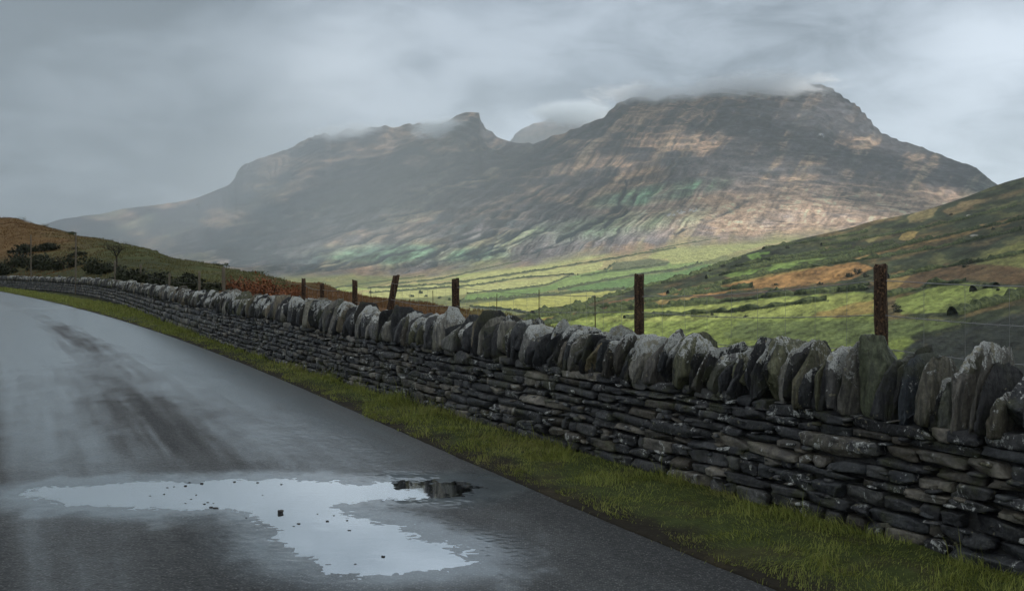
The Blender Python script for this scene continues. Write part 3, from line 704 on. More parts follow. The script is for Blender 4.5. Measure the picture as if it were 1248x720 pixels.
parts = []
for (ya, yb, dens, hw, hh) in ((3.5, 9, 5200, .0022, 1.0), (9, 16, 2800, .003, 1.0), (16, 32, 1100, .005, 1.05), (32, 70, 360, .010, 1.1), (70, 125, 130, .02, 1.2)):
    L = s_of_Yr(yb) - s_of_Yr(ya); n = int(L * 1.8 * dens); ss = rng.uniform(s_of_Yr(ya), s_of_Yr(yb), n); vv = rng.uniform(-.06, 2.0, n)
    x, y, tx, ty, nx, ny = frame_at(RC, ss); X = x + nx * vv; Y = y + ny * vv; dw = dwall(X, Y)
    pn = fbm(X / .33, Y / .33, oct=3, seed=441)
    keep = (dw < -.02) & (vv > .04 + .12 * fbm(ss / .5, 0 * ss, oct=3, seed=442) - .12 * (rng.uniform(0, 1, n) < .05)) & (rng.uniform(-.7, .5, n) < 1.2 * pn + .42)
    X, Y, ss, vv, dw, pn = X[keep], Y[keep], ss[keep], vv[keep], dw[keep], pn[keep]; n = len(X)
    base = np.stack([X, Y, verge_z(vv, ss) - .008], 1)
    tuft = sst(pn, -.3, .5)
    h = (.62 + .38 * sst(Y, 7, 12)) * rng.uniform(.035, .10, n) * (1 + 1.1 * (rng.uniform(0, 1, n) < .06)) * (.6 + .9 * tuft) * hh * (1 + .5 * sst(dw, -.28, -.02)) * (.6 + .4 * sst(vv, .25, .6))
    lean = np.stack([fbm(X / .25, Y / .25, oct=2, seed=443) * .8, fbm(X / .25, Y / .25, oct=2, seed=444) * .8], 1) + rng.normal(0, .25, (n, 2)); lean = np.clip(lean, -.62, .62)
    parts.append(blades(base, h, np.full(n, hw), lean, grass_cols(n, X, Y)))


def join(parts):
    V = []; F4 = []; F3 = []; Cc = []; o = 0
    for v, fs, c in parts:
        V.append(v); Cc.append(c)
        for f in fs: (F4 if f.shape[1] == 4 else F3).append(f + o)
        o += len(v)
    return np.concatenate(V), ([np.concatenate(F4)] if F4 else []) + ([np.concatenate(F3)] if F3 else []), np.concatenate(Cc)


V, Fs, Cc = join(parts)
tag(mesh_np('grass', V, Fs, gm_, cols=Cc), kind='stuff', label='short green and straw coloured grass on the verge below the stone wall', cat='grass')
# left verge, short
n = 60000; ss = s_of_Yr(1.5) + (s_of_Yr(110) - s_of_Yr(1.5)) * rng.uniform(0, 1, n) ** 2.2; vv = rng.uniform(.12, 2.6, n); x, y, tx, ty, nx, ny = frame_at(RC, ss); RW = road_w(ss)
X = x - nx * (RW + vv); Y = y - ny * (RW + vv); sc = np.clip(Y / 10, 1, 7)
V, Fs, Cc = blades(np.stack([X, Y, verge_z(vv * .8, ss + 50) - .01], 1), rng.uniform(.05, .11, n), .0025 * sc, np.clip(rng.normal(0, .3, (n, 2)), -.6, .6), grass_cols(n, X, Y))
tag(mesh_np('grass', V, Fs, gm_, cols=Cc), kind='stuff', label='short dark grass along the left edge of the wet road', cat='grass')
# rough tussocks on the hill behind the wall
n = 90000; pp = rng.uniform(-80, 720, n); yw_ = np.interp(pp, *PW); yc_ = YcC(pp); f = rng.uniform(0, 1, n) ** .8
Y = yw_ + 2 + (yc_ * 1.03 - yw_ - 2) * f; X = (pp - 624) / F * Y; zz, dd = ground_z(X, Y)
ampn = sst(dd, 1.2, 6); R_ = np.hypot(X, Y)
zz = zz + ampn * (.35 * fbm(X / 9, Y / 9, oct=4, seed=301) + .12 * fbm(X / 1.6, Y / 1.6, oct=3, seed=302)) * np.clip(R_ / 60, .25, 1.4)
keep = (dd > 1.4) & (fbm(X / 3, Y / 3, oct=3, seed=451) > -.25); X, Y, zz, pp = X[keep], Y[keep], zz[keep], pp[keep]; n = len(X)
cg = lerp(np.array([.08, .08, .03]), np.array([.16, .14, .055]), rng.uniform(0, 1, (n, 1)))
k = (sst(pp + 60 * fbm(X / 7, Y / 7, oct=4, seed=311), 150, 20) * .8 + sst(pp, 340, 380) * (1 - sst(pp, 540, 680)) * .85)[:, None]; cg = lerp(cg, np.array([.17, .085, .035]), k)
V, Fs, Cc = blades(np.stack([X, Y, zz - .03], 1), rng.uniform(.10, .34, n), np.clip(Y / 60, .5, 3) * .018, np.clip(rng.normal(.1, .3, (n, 2)), -.6, .6), cg)
tag(mesh_np('rough_grass', V, Fs, gm_, cols=Cc), kind='stuff', label='tussocky brown and olive moor grass on the slope behind the wall', cat='grass')

# ------------------------------------------------------------------ the dry stone wall
_T = {}
rng = np.random.default_rng(23)


def cube_t(n):
    if n in _T: return _T[n]
    idx = {}; V = []; Fq = []
    def vid(p):
        k = tuple(p)
        if k not in idx: idx[k] = len(V); V.append([2 * c / n - 1 for c in p])
        return idx[k]
    for ax in range(3):
        for side in (0, n):
            for i in range(n):
                for j in range(n):
                    qd = []
                    for (a, b_) in ((i, j), (i + 1, j), (i + 1, j + 1), (i, j + 1)):
                        p = [0, 0, 0]; p[ax] = side; p[(ax + 1) % 3] = a; p[(ax + 2) % 3] = b_; qd.append(vid(p))
                    Fq.append(qd if side else qd[::-1])
    _T[n] = (np.array(V), np.array(Fq)); return _T[n]


def stone(half, n, seed, power=5., cuts=4, rough=.08, cutlo=.62):
    """a rounded, chipped block; local axes: x along, y across, z up"""
    r = np.random.default_rng(seed); T_, Fq = cube_t(n); v = np.sign(T_) * np.abs(T_) ** .85
    L = (np.abs(v) ** power).sum(1) ** (1 / power); v = v / L[:, None]
    for _ in range(cuts):
        nv = r.normal(0, 1, 3); nv /= np.linalg.norm(nv); c = r.uniform(cutlo, 1.0) * np.abs(nv).sum() ** .5
        dd = v @ nv - c; v = v - np.clip(dd, 0, None)[:, None] * nv
    nn_ = np.stack([vnoise(v[:, 0] * 1.7 + seed * 1.31, v[:, 1] * 1.7, v[:, 2] * 1.7, seed=k) for k in (1, 2, 3)], 1)
    n2_ = np.stack([vnoise(v[:, 0] * 4 + seed * .7, v[:, 1] * 4, v[:, 2] * 4, seed=k) for k in (4, 5, 6)], 1)
    v = v + rough * 1.6 * nn_ + rough * .7 * n2_
    return v * np.array(half), Fq


def place(v, s_, off, z, yaw=0., lean=0., tilt=0.):
    """wall frame -> world. off = metres behind the wall front"""
    ca, sa_ = math.cos(tilt), math.sin(tilt); v = np.stack([v[:, 0], v[:, 1] * ca - v[:, 2] * sa_, v[:, 1] * sa_ + v[:, 2] * ca], 1)
    ca, sa_ = math.cos(lean), math.sin(lean); v = np.stack([v[:, 0] * ca + v[:, 2] * sa_, v[:, 1], -v[:, 0] * sa_ + v[:, 2] * ca], 1)
    ca, sa_ = math.cos(yaw), math.sin(yaw); v = np.stack([v[:, 0] * ca - v[:, 1] * sa_, v[:, 0] * sa_ + v[:, 1] * ca, v[:, 2]], 1)
    x, y, tx, ty, nx, ny = frame_at(WC, s_)
    return np.stack([x + v[:, 0] * tx + (v[:, 1] + off) * nx, y + v[:, 0] * ty + (v[:, 1] + off) * ny, v[:, 2] + z], 1)


def stone_mat(name, obj_random):
    m, t, b = simple_mat(name, .55, .4)
    geo = t.n('ShaderNodeNewGeometry'); pos = geo.outputs['Position']
    if obj_random:
        r = t.n('ShaderNodeObjectInfo').outputs['Random']
    cola = attr(t).outputs['Color']; lic = attr(t, 'lichen').outputs['Fac']
    vs = t.scale(pos, (4.5, 4.5, .7))                      # vertical grain of the split slate
    g1 = t.noise(pos if not obj_random else vs, 7, 6, .65, .4); g2 = t.noise(pos, 38, 4, .6); g3 = t.noise(pos, 150, 2, .6)
    c = t.mix(t.rng(g1, .34, .66), t.scale(cola, (.42, .42, .44)), t.scale(cola, (1.5, 1.45, 1.35)))
    c = t.mix(t.rng(g2, .30, .72, 0, .6), c, t.scale(cola, (.5, .5, .52)))
    # moss
    ms = t.rng(t.noise(pos, 4.2, 4, .6), .52, .66, 0, .55); c = t.mix(ms, c, (.055, .06, .025))
    # lichen: crisp pale spots, more where the stone's own lichen value is high
    l1 = t.noise(t.scale(pos, (1.2, 1.2, .75)), 11, 6, .7, .8); l2 = t.noise(pos, 55, 4, .6)
    la = t.m('ADD', t.m('ADD', t.m('MULTIPLY', l1, .75), t.m('MULTIPLY', l2, .25)), t.m('MULTIPLY', lic, .27))
    lm = t.m('MULTIPLY', t.rng(la, .645, .70), t.rng(t.noise(pos, 85, 3, .6), .30, .50, .35, 1.0))
    c = t.mix(lm, c, t.mix(t.rng(g3, .35, .65), (.27, .28, .265), (.58, .59, .57)))
    la2 = t.m('ADD', t.noise(pos, 21, 4, .6), t.m('MULTIPLY', lic, .12)); c = t.mix(t.rng(la2, .68, .72, 0, .7), c, (.26, .24, .16))
    t.put(b.inputs['Base Color'], c)
    t.put(b.inputs['Roughness'], t.rng(g2, .3, .7, .36, .75, False))
    h = t.m('ADD', t.m('MULTIPLY', g1, 1.0), t.m('ADD', t.m('MULTIPLY', g2, .45), t.m('MULTIPLY', g3, .12)))
    bump(t, b, h, 1.0, .022)
    return m


m_wall = stone_mat('slate_courses', False); m_cope = stone_mat('slate_coping', True)
PAL = 1.0 * np.array([(.040, .043, .048), (.052, .054, .058), (.070, .072, .074), (.032, .034, .038), (.060, .056, .048), (.088, .080, .066), (.045, .050, .056)])
PALP = np.array([.22, .2, .14, .18, .1, .06, .1])


def wall_h(S): return .735 + .03 * fbm(S / 2.2, 0 * S, oct=2, seed=501) + .0 * S
def gbase(S): return .045 + .02 * fbm(S / 1.7, 0 * S, oct=2, seed=502)


wall = empty('stone_wall', (float(xw(8)), 8, 0))
tag(wall, 'long dry stone wall of dark wet slate with upright coping stones', 'wall')
ORG = np.array([float(xw(8)), 8, 0])
def under(o, root=None):
    """keep world placement for a part whose vertices are in world space"""
    o.location = -ORG if root is None else -np.array(root); return o


sA = s_of_Yw(1.0); sB = s_of_Yw(150)
Vs, Fs4, Cs, Ls = [], [], [], []; vo = 0; sid = 1000
NC = 9
hts = np.array([1.35, 1.0, 1.25, .85, 1.15, .8, 1.1, .85, 1.1]); hts = hts / hts.sum()
cum = np.concatenate([[0], np.cumsum(hts)])
for k in range(NC):
    s_ = sA - rng.uniform(0, .3)
    while s_ < sB:
        ynow = float(np.interp(s_, WC[0], WC[2])); fr = 1.0 if ynow < 26 else 1.35
        L = float(np.clip(rng.lognormal(-1.38, .5), .08, .7)) * fr
        if ynow > 26 and k % 2: s_ += L; continue      # farther off two courses become one taller one
        span = 2 if ynow > 26 else (2 if rng.uniform() < .05 and k < NC - 1 else 1)
        sc_ = s_ + L / 2
        H = float(wall_h(sc_)); B = 0.0
        wob1 = .020 * float(vnoise(np.array([sc_ / 1.1]), np.array([k * .35]), seed=511)[0]); wob2 = .020 * float(vnoise(np.array([sc_ / 1.1]), np.array([(k + 1) * .35]), seed=511)[0])
        z0 = B + cum[k] * H + (wob1 if k else 0); z1 = B + cum[min(k + span, NC)] * H + wob2
        n = 7 if ynow < 9 else 5 if ynow < 16 else 4 if ynow < 30 else 3
        dep = rng.uniform(.13, .2); prot = rng.normal(0, .010)
        hh = (z1 - z0) / 2 * rng.uniform(.86, 1.03) - .0015
        v, fq = stone((L / 2 - rng.uniform(.001, .006), dep / 2, hh), n, sid, power=rng.uniform(7, 18), cuts=6, rough=.05, cutlo=.68)
        zc_ = (z0 + z1) / 2
        w_ = place(v, sc_, dep / 2 - .0 + prot + zc_ * .06, zc_ - .01, lean=rng.normal(0, .02), yaw=rng.normal(0, .05), tilt=rng.normal(0, .05))
        c = PAL[rng.choice(7, p=PALP)] * rng.uniform(.75, 1.25)
        lich = rng.uniform(0, .42)
        if rng.uniform() < .15: c = np.array([.17, .16, .14]) * rng.uniform(.7, 1.3)
        Vs.append(w_); Fs4.append(fq + vo); Cs.append(np.tile(c, (len(w_), 1))); Ls.append(np.full(len(w_), lich)); vo += len(w_); sid += 1
        s_ += L
# small flat shims and pins
for _ in range(700):
    yq = rng.uniform(4.5, 24); s_ = float(s_of_Yw(yq)); z = rng.uniform(.05, .72); v, fq = stone((rng.uniform(.02, .06), .05, rng.uniform(.007, .016)), 3, sid, 5, 3, .06)
    w_ = place(v, s_, .045 + z * .06 - rng.uniform(0, .022), z, lean=rng.normal(0, .12)); c = PAL[rng.choice(7, p=PALP)] * 1.3
    Vs.append(w_); Fs4.append(fq + vo); Cs.append(np.tile(c, (len(w_), 1))); Ls.append(np.full(len(w_), rng.uniform(0, .6))); vo += len(w_); sid += 1
# core and rear face
ks = np.linspace(sA, sB, 900); x, y, tx, ty, nx, ny = frame_at(WC, ks)
prof = [(.075, -.05), (.115, .70), (.30, .735), (.44, .70), (.50, -.05)]
cv = np.concatenate([np.stack([x + nx * a, y + ny * a, np.full_like(x, z) + .015 * fbm(ks / .3, 0 * ks + z, oct=2, seed=520)], 1) for a, z in prof])
fq = grid_faces(len(prof), len(ks))
Vs.append(cv); Fs4.append(fq + vo); Cs.append(np.tile((.03, .03, .03), (len(cv), 1))); Ls.append(np.zeros(len(cv))); vo += len(cv)
under(mesh_np('wall_body', np.concatenate(Vs), np.concatenate(Fs4), m_wall, wall, cols=np.concatenate(Cs), attrs={'lichen': np.concatenate(Ls)}))

# coping stones on edge -------------------------------------------
# specials read off the photograph: photo x -> (thickness, height, colour, lichen, depth, kind)
SPEC = {1232: (.085, .50, (.13, .125, .11), .55), 1200: (.075, .49, (.14, .135, .12), .95), 1160: (.10, .40, (.13, .125, .10), .35), 1095: (.19, .47, (.085, .10, .062), .05),
        1047: (.10, .43, (.07, .07, .07), .98), 1003: (.10, .42, (.12, .115, .075), .3), 1128: (.06, .44, (.04, .05, .062), .3), 1180: (.07, .28, (.11, .12, .10), .2), 812: (.12, .40, (.11, .105, .095), .62),
        742: (.085, .37, (.21, .175, .11), .25), 747: (.035, .42, (.10, .10, .10), 1.0), 656: (.30, .40, (.13, .13, .125), 1.05), 560: (.26, .33, (.12, .125, .115), .7), 378: (.42, .46, (.17, .165, .13), .45),
        460: (.36, .38, (.12, .12, .12), .8)}
spec_s = {}
for px_, sp in SPEC.items():
    yq = float(np.interp(px_, *PW)) + .25; spec_s[float(np.interp(yq, WC[2], WC[0]))] = sp
keys = sorted(spec_s)
cop = []; s_ = sA
lastspec = -1
while s_ < sB:
    yq = float(np.interp(s_, WC[0], WC[2]))
    wd = float(np.clip(rng.lognormal(-2.72, .45), .035, .16)); sp = None
    if yq > 12: wd *= 1.25
    for kk in keys:
        if s_ <= kk < s_ + wd + .04 and kk != lastspec: sp = spec_s[kk]; lastspec = kk; wd = sp[0]
    Htop = .375 + .055 * float(vnoise(np.array([s_ / .8]), np.array([0.]), seed=530)[0])
    h_ = (Htop * rng.uniform(.74, 1.2)) if sp is None else sp[1]
    if sp is None and rng.uniform() < .08: h_ *= .7
    lean = .10 * float(vnoise(np.array([s_ / 2.1]), np.array([3.]), seed=531)[0]) + rng.normal(0, .055) + (.16 if 8.2 < yq < 10.3 else 0)
    cop.append((s_ + wd / 2, wd, h_, lean, sp, yq)); s_ += wd * rng.uniform(.94, 1.10) + (rng.uniform(.015, .05) if rng.uniform() < .22 and yq < 11 else 0)


def cope_stone(i, e):
    sc_, wd, h_, lean, sp, yq = e; r = np.random.default_rng(9000 + i)
    n = 12 if yq < 10 else 8 if yq < 14 else 5 if yq < 35 else 3
    T_, Fq = cube_t(n); v = np.sign(T_) * np.abs(T_) ** .9; pw = r.uniform(8, 20); v = v / ((np.abs(v) ** pw).sum(1) ** (1 / pw))[:, None]
    f = (v[:, 2] + 1) / 2
    # top outline across the wall (rounded, pointed or sloping) and taper along it
    k = r.uniform(0, 1); pt = r.uniform(.4, .95)
    v[:, 1] *= 1 - .6 * pt * f**r.uniform(1.5, 4); v[:, 1] += r.uniform(-.15, .15) * f
    v[:, 0] *= 1 - r.uniform(.0, .4) * f**r.uniform(1.5, 3) + .08 * r.normal() * (1 - f)
    if k < .75: v[:, 2] -= r.uniform(.1, .6) * f * (np.abs(v[:, 0] - r.uniform(-.6, .6)))
    v[:, 2] -= r.uniform(-.12, .16) * f * v[:, 1]
    for _ in range(4):
        nv = np.array([r.normal(0, .9), r.normal(0, .7), 1.0]); nv /= np.linalg.norm(nv); c = r.uniform(.50, .92)
        v = v - np.clip(v @ nv - c, 0, None)[:, None] * nv
    for _ in range(9):
        nv = r.normal(0, 1, 3) * np.array([1.2, .8, .7]); nv /= np.linalg.norm(nv); c = r.uniform(.58, .95) * np.abs(nv).sum() ** .5
        v = v - np.clip(v @ nv - c, 0, None)[:, None] * nv
    sd_ = i * 1.77
    for sc2, am in ((1.5, .06), (3.6, .05), (8, .045)):
        v = v + am * np.stack([vnoise(v[:, 0] * sc2 * .7 + sd_, v[:, 1] * sc2, v[:, 2] * sc2, seed=kk) for kk in (7, 8, 9)], 1)
    dep = r.uniform(.19, .25) if sp is None or sp[0] < .25 else .25
    v = v * np.array([wd / 2 * 1.12, dep, h_ / 2 * 1.12])
    z0 = float(wall_h(sc_)) - .025
    c = PAL[r.choice(7, p=PALP)] * r.uniform(.4, 1.5); lich = r.uniform(.2, .95) * (r.uniform() < .72)
    if r.uniform() < .25: c = np.array([(.22, .195, .145), (.15, .155, .10), (.24, .235, .21)][r.integers(0, 3)]) * r.uniform(.7, 1.1)
    if sp: c = np.array(sp[2]); lich = sp[3]
    # white crust prefers the upper part of the stone
    la = lich * (.25 + .95 * sst(v[:, 2] / h_ + .5 + .25 * vnoise(v[:, 0] * 12 + sd_, v[:, 1] * 8, v[:, 2] * 9, seed=4), .35, .95))
    w_ = place(v, sc_, .23 + r.normal(0, .018), z0 + h_ / 2, yaw=r.normal(0, .10), lean=-lean, tilt=r.normal(.0, .05))
    return w_, Fq, np.tile(c, (len(w_), 1)), la


vis = [i for i, e in enumerate(cop) if e[5] > 5.35]
named = set(vis[:100]); Vs, Fs4, Cs, Ls = [], [], [], []; vo = 0
WHITE = 0
for i, e in enumerate(cop):
    w_, fq, c, la = cope_stone(i, e)
    if i in named:
        cen = w_.mean(0); o = mesh_np('coping_stone', w_ - cen, fq, m_cope, wall, cols=c, attrs={'lichen': la}); o.location = cen - ORG
        if e[4]:
            if e[4][3] > .9: o['label'] = 'coping stone crusted with white lichen'
            elif e[4][0] == .19: o['label'] = 'broad mossy green pointed coping slab'
            elif e[4][2][0] > .2: o['label'] = 'tan rounded coping stone'
    else:
        Vs.append(w_); Fs4.append(fq + vo); Cs.append(c); Ls.append(la); vo += len(w_)
o = under(mesh_np('coping_stone', np.concatenate(Vs), np.concatenate(Fs4), m_cope, wall, cols=np.concatenate(Cs), attrs={'lichen': np.concatenate(Ls)})); o['kind'] = 'stuff'

# ------------------------------------------------------------------ fence behind the wall
def tube(path, r, n=5):
    P = np.asarray(path, float); d = np.gradient(P, axis=0); d /= np.linalg.norm(d, axis=1)[:, None] + 1e-9
    a = np.cross(d, (0, 0, 1.)); bad = np.linalg.norm(a, axis=1) < .1; a[bad] = np.cross(d[bad], (1., 0, 0)); a /= np.linalg.norm(a, axis=1)[:, None]; b_ = np.cross(a, d)
    th_ = np.linspace(0, 2 * np.pi, n, endpoint=False); r = np.broadcast_to(np.asarray(r, float), (len(P),))
    V = P[:, None] + r[:, None, None] * (a[:, None] * np.cos(th_)[None, :, None] + b_[:, None] * np.sin(th_)[None, :, None])
    i = np.arange(len(P) - 1)[:, None] * n; j = np.arange(n)[None]
    return V.reshape(-1, 3), np.stack([i + j, i + (j + 1) % n, i + n + (j + 1) % n, i + n + j], -1).reshape(-1, 4)


def cat(lst):
    V = []; Fq = []; o = 0
    for v, f in lst: V.append(v); Fq.append(f + o); o += len(v)
    return np.concatenate(V), np.concatenate(Fq)


m_post, t, b = simple_mat('weathered_post', .85, .2)
co = t.n('ShaderNodeTexCoord').outputs['Object']; g = t.noise(t.scale(co, (14, 14, 2.2)), 4, 5, .65, .5); sp_ = t.noise(co, 55, 3, .6)
c = t.mix(t.rng(g, .35, .65), (.020, .013, .010), (.075, .048, .032)); c = t.mix(t.rng(sp_, .53, .66), c, (.15, .085, .045))
t.put(b.inputs['Base Color'], c); bump(t, b, t.m('ADD', g, t.m('MULTIPLY', sp_, .5)), .9, .01)
m_wire, t, b = simple_mat('galvanised_wire', .6, .4); b.inputs['Metallic'].default_value = .2; b.inputs['Base Color'].default_value = (.24, .245, .25, 1)
m_grey, t, b = simple_mat('pale_post', .85, .2); b.inputs['Base Color'].default_value = (.16, .13, .10, 1)
co = t.n('ShaderNodeTexCoord').outputs['Object']; t.put(b.inputs['Base Color'], t.mix(t.noise(t.scale(co, (9, 9, 1.5)), 4), (.10, .08, .06), (.21, .18, .14)))


def post_mesh(base, top, w, parent, root, m=None, seed=0):
    r = np.random.default_rng(seed); base = np.array(base); top = np.array(top); n = 14; V = []; 
    T_, _f = cube_t(4)
    k = np.linspace(0, 1, n); ring = np.array([(-1, -.6), (-.6, -1), (.6, -1), (1, -.6), (1, .6), (.6, 1), (-.6, 1), (-1, .6)]) * w / 2
    a = r.uniform(-.3, .3) - .5; R2 = np.array([[math.cos(a), -math.sin(a)], [math.sin(a), math.cos(a)]]); ring = ring @ R2.T
    for q_ in k:
        c = base + (top - base) * q_; jit = 1 + .05 * r.normal(0, 1, (8, 1)); V.append(np.concatenate([ring * jit + c[:2], np.full((8, 1), c[2]) + (.012 * r.normal(0, 1, (8, 1)) if q_ == 1 else 0)], 1))
    V = np.concatenate(V); i = np.arange(n - 1)[:, None] * 8; j = np.arange(8)[None]
    Fq = np.stack([i + j, i + (j + 1) % 8, i + 8 + (j + 1) % 8, i + 8 + j], -1).reshape(-1, 4)
    tc = len(V); V = np.concatenate([V, [top + (0, 0, .006)]]); ft = np.stack([np.full(8, tc), (n - 1) * 8 + np.arange(8), (n - 1) * 8 + (np.arange(8) + 1) % 8], 1)
    return mesh_np('post', V - np.array(root), [Fq, ft], m or m_post, parent)


OFFF = 1.05


def on_fence(px_, off=OFFF):
    Yq = np.linspace(2, 150, 9000); ss_ = s_of_Yw(Yq); x, y, tx, ty, nx, ny = frame_at(WC, ss_); X = x + nx * off; Y = y + ny * off
    pp_ = 624 + F * X / Y; o = np.argsort(pp_); return float(np.interp(px_, pp_[o], X[o])), float(np.interp(px_, pp_[o], Y[o])), float(np.interp(px_, pp_[o], ss_[o]))


POSTS = [(1073, 323, 15.5), (779, 335, 11), (555, 340, 8.5), (475, 336, 8), (432.5, 342, 6), (392.5, 346, 5), (370, 340, 4.5)]
fx, fy_, _ = on_fence(1073)
froot = (fx, fy_, 0); fence = empty('wire_fence', froot)
tag(fence, 'dark wooden post and wire fence running just behind the stone wall', 'fence')
tops = []
pts = [(1500, 318, 15)] + POSTS
for i, (px_, py_, w) in enumerate(pts):
    x, y, ss_ = on_fence(px_); ztop = EYE + (HOR - py_) / F * y; wm_ = w * y / F * .93
    base = np.array([x, y, -.1]); top = np.array([x, y, ztop]); 
    if px_ == 475: base = base + np.array([-.16 * 1.2, 0, 0]); top = top + np.array([.10, 0, 0])
    if px_ in (555, 1073): base = base + np.array([.02, 0, 0])
    post_mesh(base, top, wm_, fence, froot, seed=int(px_)); tops.append((ss_, x, y, ztop))
tops.sort()
LV = {0: [.13, .40, .62]}


def wire_pts(zs):  # through post points, slight sag
    out_ = []
    for (a, b_), (za, zb_) in zip(zip(tops[:-1], tops[1:]), zip(zs[:-1], zs[1:])):
        for q_ in np.linspace(0, 1, 14, endpoint=False):
            x = a[1] + (b_[1] - a[1]) * q_; y = a[2] + (b_[2] - a[2]) * q_; out_.append((x, y, za + (zb_ - za) * q_ - .035 * math.sin(math.pi * q_)))
    return out_


nT = len(tops)
for lv, sub in (('top', .11), ('mid', .36), ('low', .60)):
    zs = [tp[3] - sub - (.10 if (lv == 'top' and k == 2) else 0) for k, tp in enumerate(tops)]
    path = wire_pts(zs); v, f = tube(path, .0032, 5); lst = [(v, f)]
    if lv != 'top':      # barbs
        P_ = np.array(path)
        for q_ in np.arange(0, 14 * 3, .55):
            k = int(q_); c = P_[min(k, len(P_) - 2)] + (P_[min(k + 1, len(P_) - 1)] - P_[min(k, len(P_) - 2)]) * (q_ - k)
            for sg in (1, -1): lst.append(tube([c + np.array([-.008, .004 * sg, -.011 * sg]), c, c + np.array([.008, -.004 * sg, .011 * sg])], .0013, 3))
    V, Fq = cat(lst); mesh_np('barbed_wire' if lv != 'top' else 'wire', V - np.array(froot), Fq, m_wire, fence)
lst = []
for a, b_ in zip(tops[:-1], tops[1:]):
    L = math.hypot(b_[1] - a[1], b_[2] - a[2]); 
    for q_ in np.arange(.32, L - .1, .33):
        f_ = q_ / L; x = a[1] + (b_[1] - a[1]) * f_; y = a[2] + (b_[2] - a[2]) * f_; zt = a[3] + (b_[3] - a[3]) * f_ - .10 - .04 * math.sin(math.pi * f_) - rng.uniform(0, .02)
        lst.append(tube([(x, y, .05), (x + .01 * rng.normal(), y, .6), (x, y, zt)], .0012, 4))
for z in (.85, .70):
    lst.append(tube(wire_pts([z] * nT), .0012, 4))
V, Fq = cat(lst); mesh_np('wire_netting', V - np.array(froot), Fq, m_wire, fence)


def zg(x, y):
    z, d = ground_z(np.array([x]), np.array([y])); z = z + sst(d, 1.2, 6) * (.35 * fbm(np.array([x / 9]), np.array([y / 9]), oct=4, seed=301) + .12 * fbm(np.array([x / 1.6]), np.array([y / 1.6]), oct=3, seed=302)) * np.clip(math.hypot(x, y) / 60, .25, 1.4)
    return float(z[0])


def mini_fence(label, items, w, mat, wires):
    """items: (photo x, distance, photo y of top)"""
    P_ = []
    for px_, Yd, pt in items:
        x = (px_ - 624) / F * Yd; z = zg(x, Yd); P_.append((x, Yd, z, EYE + (HOR - pt) / F * Yd))
    root = (P_[0][0], P_[0][1], P_[0][2]); r = empty('wire_fence', root); tag(r, label, 'fence')
    for i, (x, y, z, zt) in enumerate(P_): post_mesh((x, y, min(z, zt - .6) - .15), (x + .03 * (i % 3 - 1), y, zt), w, r, root, mat, seed=i)
    for lv in wires:
        lst = [(x, y, zt - lv) for x, y, z, zt in P_]
        pth = []
        for a, b_ in zip(lst[:-1], lst[1:]):
            for q_ in np.linspace(0, 1, 6, endpoint=False): pth.append(tuple(np.array(a) + (np.array(b_) - np.array(a)) * q_ - np.array([0, 0, .04 * math.sin(math.pi * q_)])))
        pth.append(lst[-1]); V, Fq = tube(pth, .002, 4); mesh_np('wire', V - np.array(root), Fq, m_wire, r)
    return r


mini_fence('pale stakes and wire fence climbing from the wall toward the lone tree', [(273.5, 34, 326), (243, 46, 331), (206, 54, 333), (172, 62, 322), (140, 70, 318), (92, 74, 285), (38, 92, 286)], .09, m_grey, (.12, .45))
mini_fence('thin field fence on the brown shelf above the valley fields', [(726, 40, 360), (657, 50, 353), (605, 58, 358), (528, 66, 354), (452, 78, 350), (346, 84, 338)], .032, m_post, (.1, .4, .7))

# ------------------------------------------------------------------ shrubs, bracken, trees
m_leaf, t, b = simple_mat('leaves', .7, .2); t.put(b.inputs['Base Color'], attr(t))
m_stem, t, b = simple_mat('stems', .8, .2)
co = t.n('ShaderNodeTexCoord').outputs['Object']; t.put(b.inputs['Base Color'], t.mix(t.noise(co, 12), (.03, .024, .018), (.07, .055, .04)))


def leaf_cloud(n, size, R, cols, seed, lumps=7, squash=1.0):
    r = np.random.default_rng(seed); cs = r.normal(0, .42, (lumps, 3)) * np.array(R); cs[:, 2] = np.clip(np.abs(cs[:, 2]) * squash, 0, R[2] * .6)
    k = r.integers(0, lumps, n); d = r.normal(0, 1, (n, 3)); d /= np.linalg.norm(d, axis=1)[:, None]
    rad = r.uniform(.25, 1, n)[:, None] ** .6 * np.array(R) * r.uniform(.35, .6, lumps)[k][:, None]
    c = cs[k] + d * rad; c[:, 2] = np.abs(c[:, 2])
    a = r.normal(0, 1, (n, 3)); a /= np.linalg.norm(a, axis=1)[:, None]; b_ = np.cross(a, d); b_ /= np.linalg.norm(b_, axis=1)[:, None] + 1e-6
    sz = size * r.uniform(.5, 1.4, n)[:, None]
    V = np.stack([c - a * sz, c + b_ * sz * .5, c + a * sz, c - b_ * sz * .5], 1).reshape(-1, 3); i = np.arange(n)[:, None] * 4
    q_ = r.uniform(0, 1, (n, 1)) * .6 + .4 * r.uniform(0, 1, (lumps, 1))[k]
    return V, np.concatenate([i, i + 1, i + 2, i + 3], 1), np.repeat(lerp(np.array(cols[0]), np.array(cols[1]), q_), 4, 0)


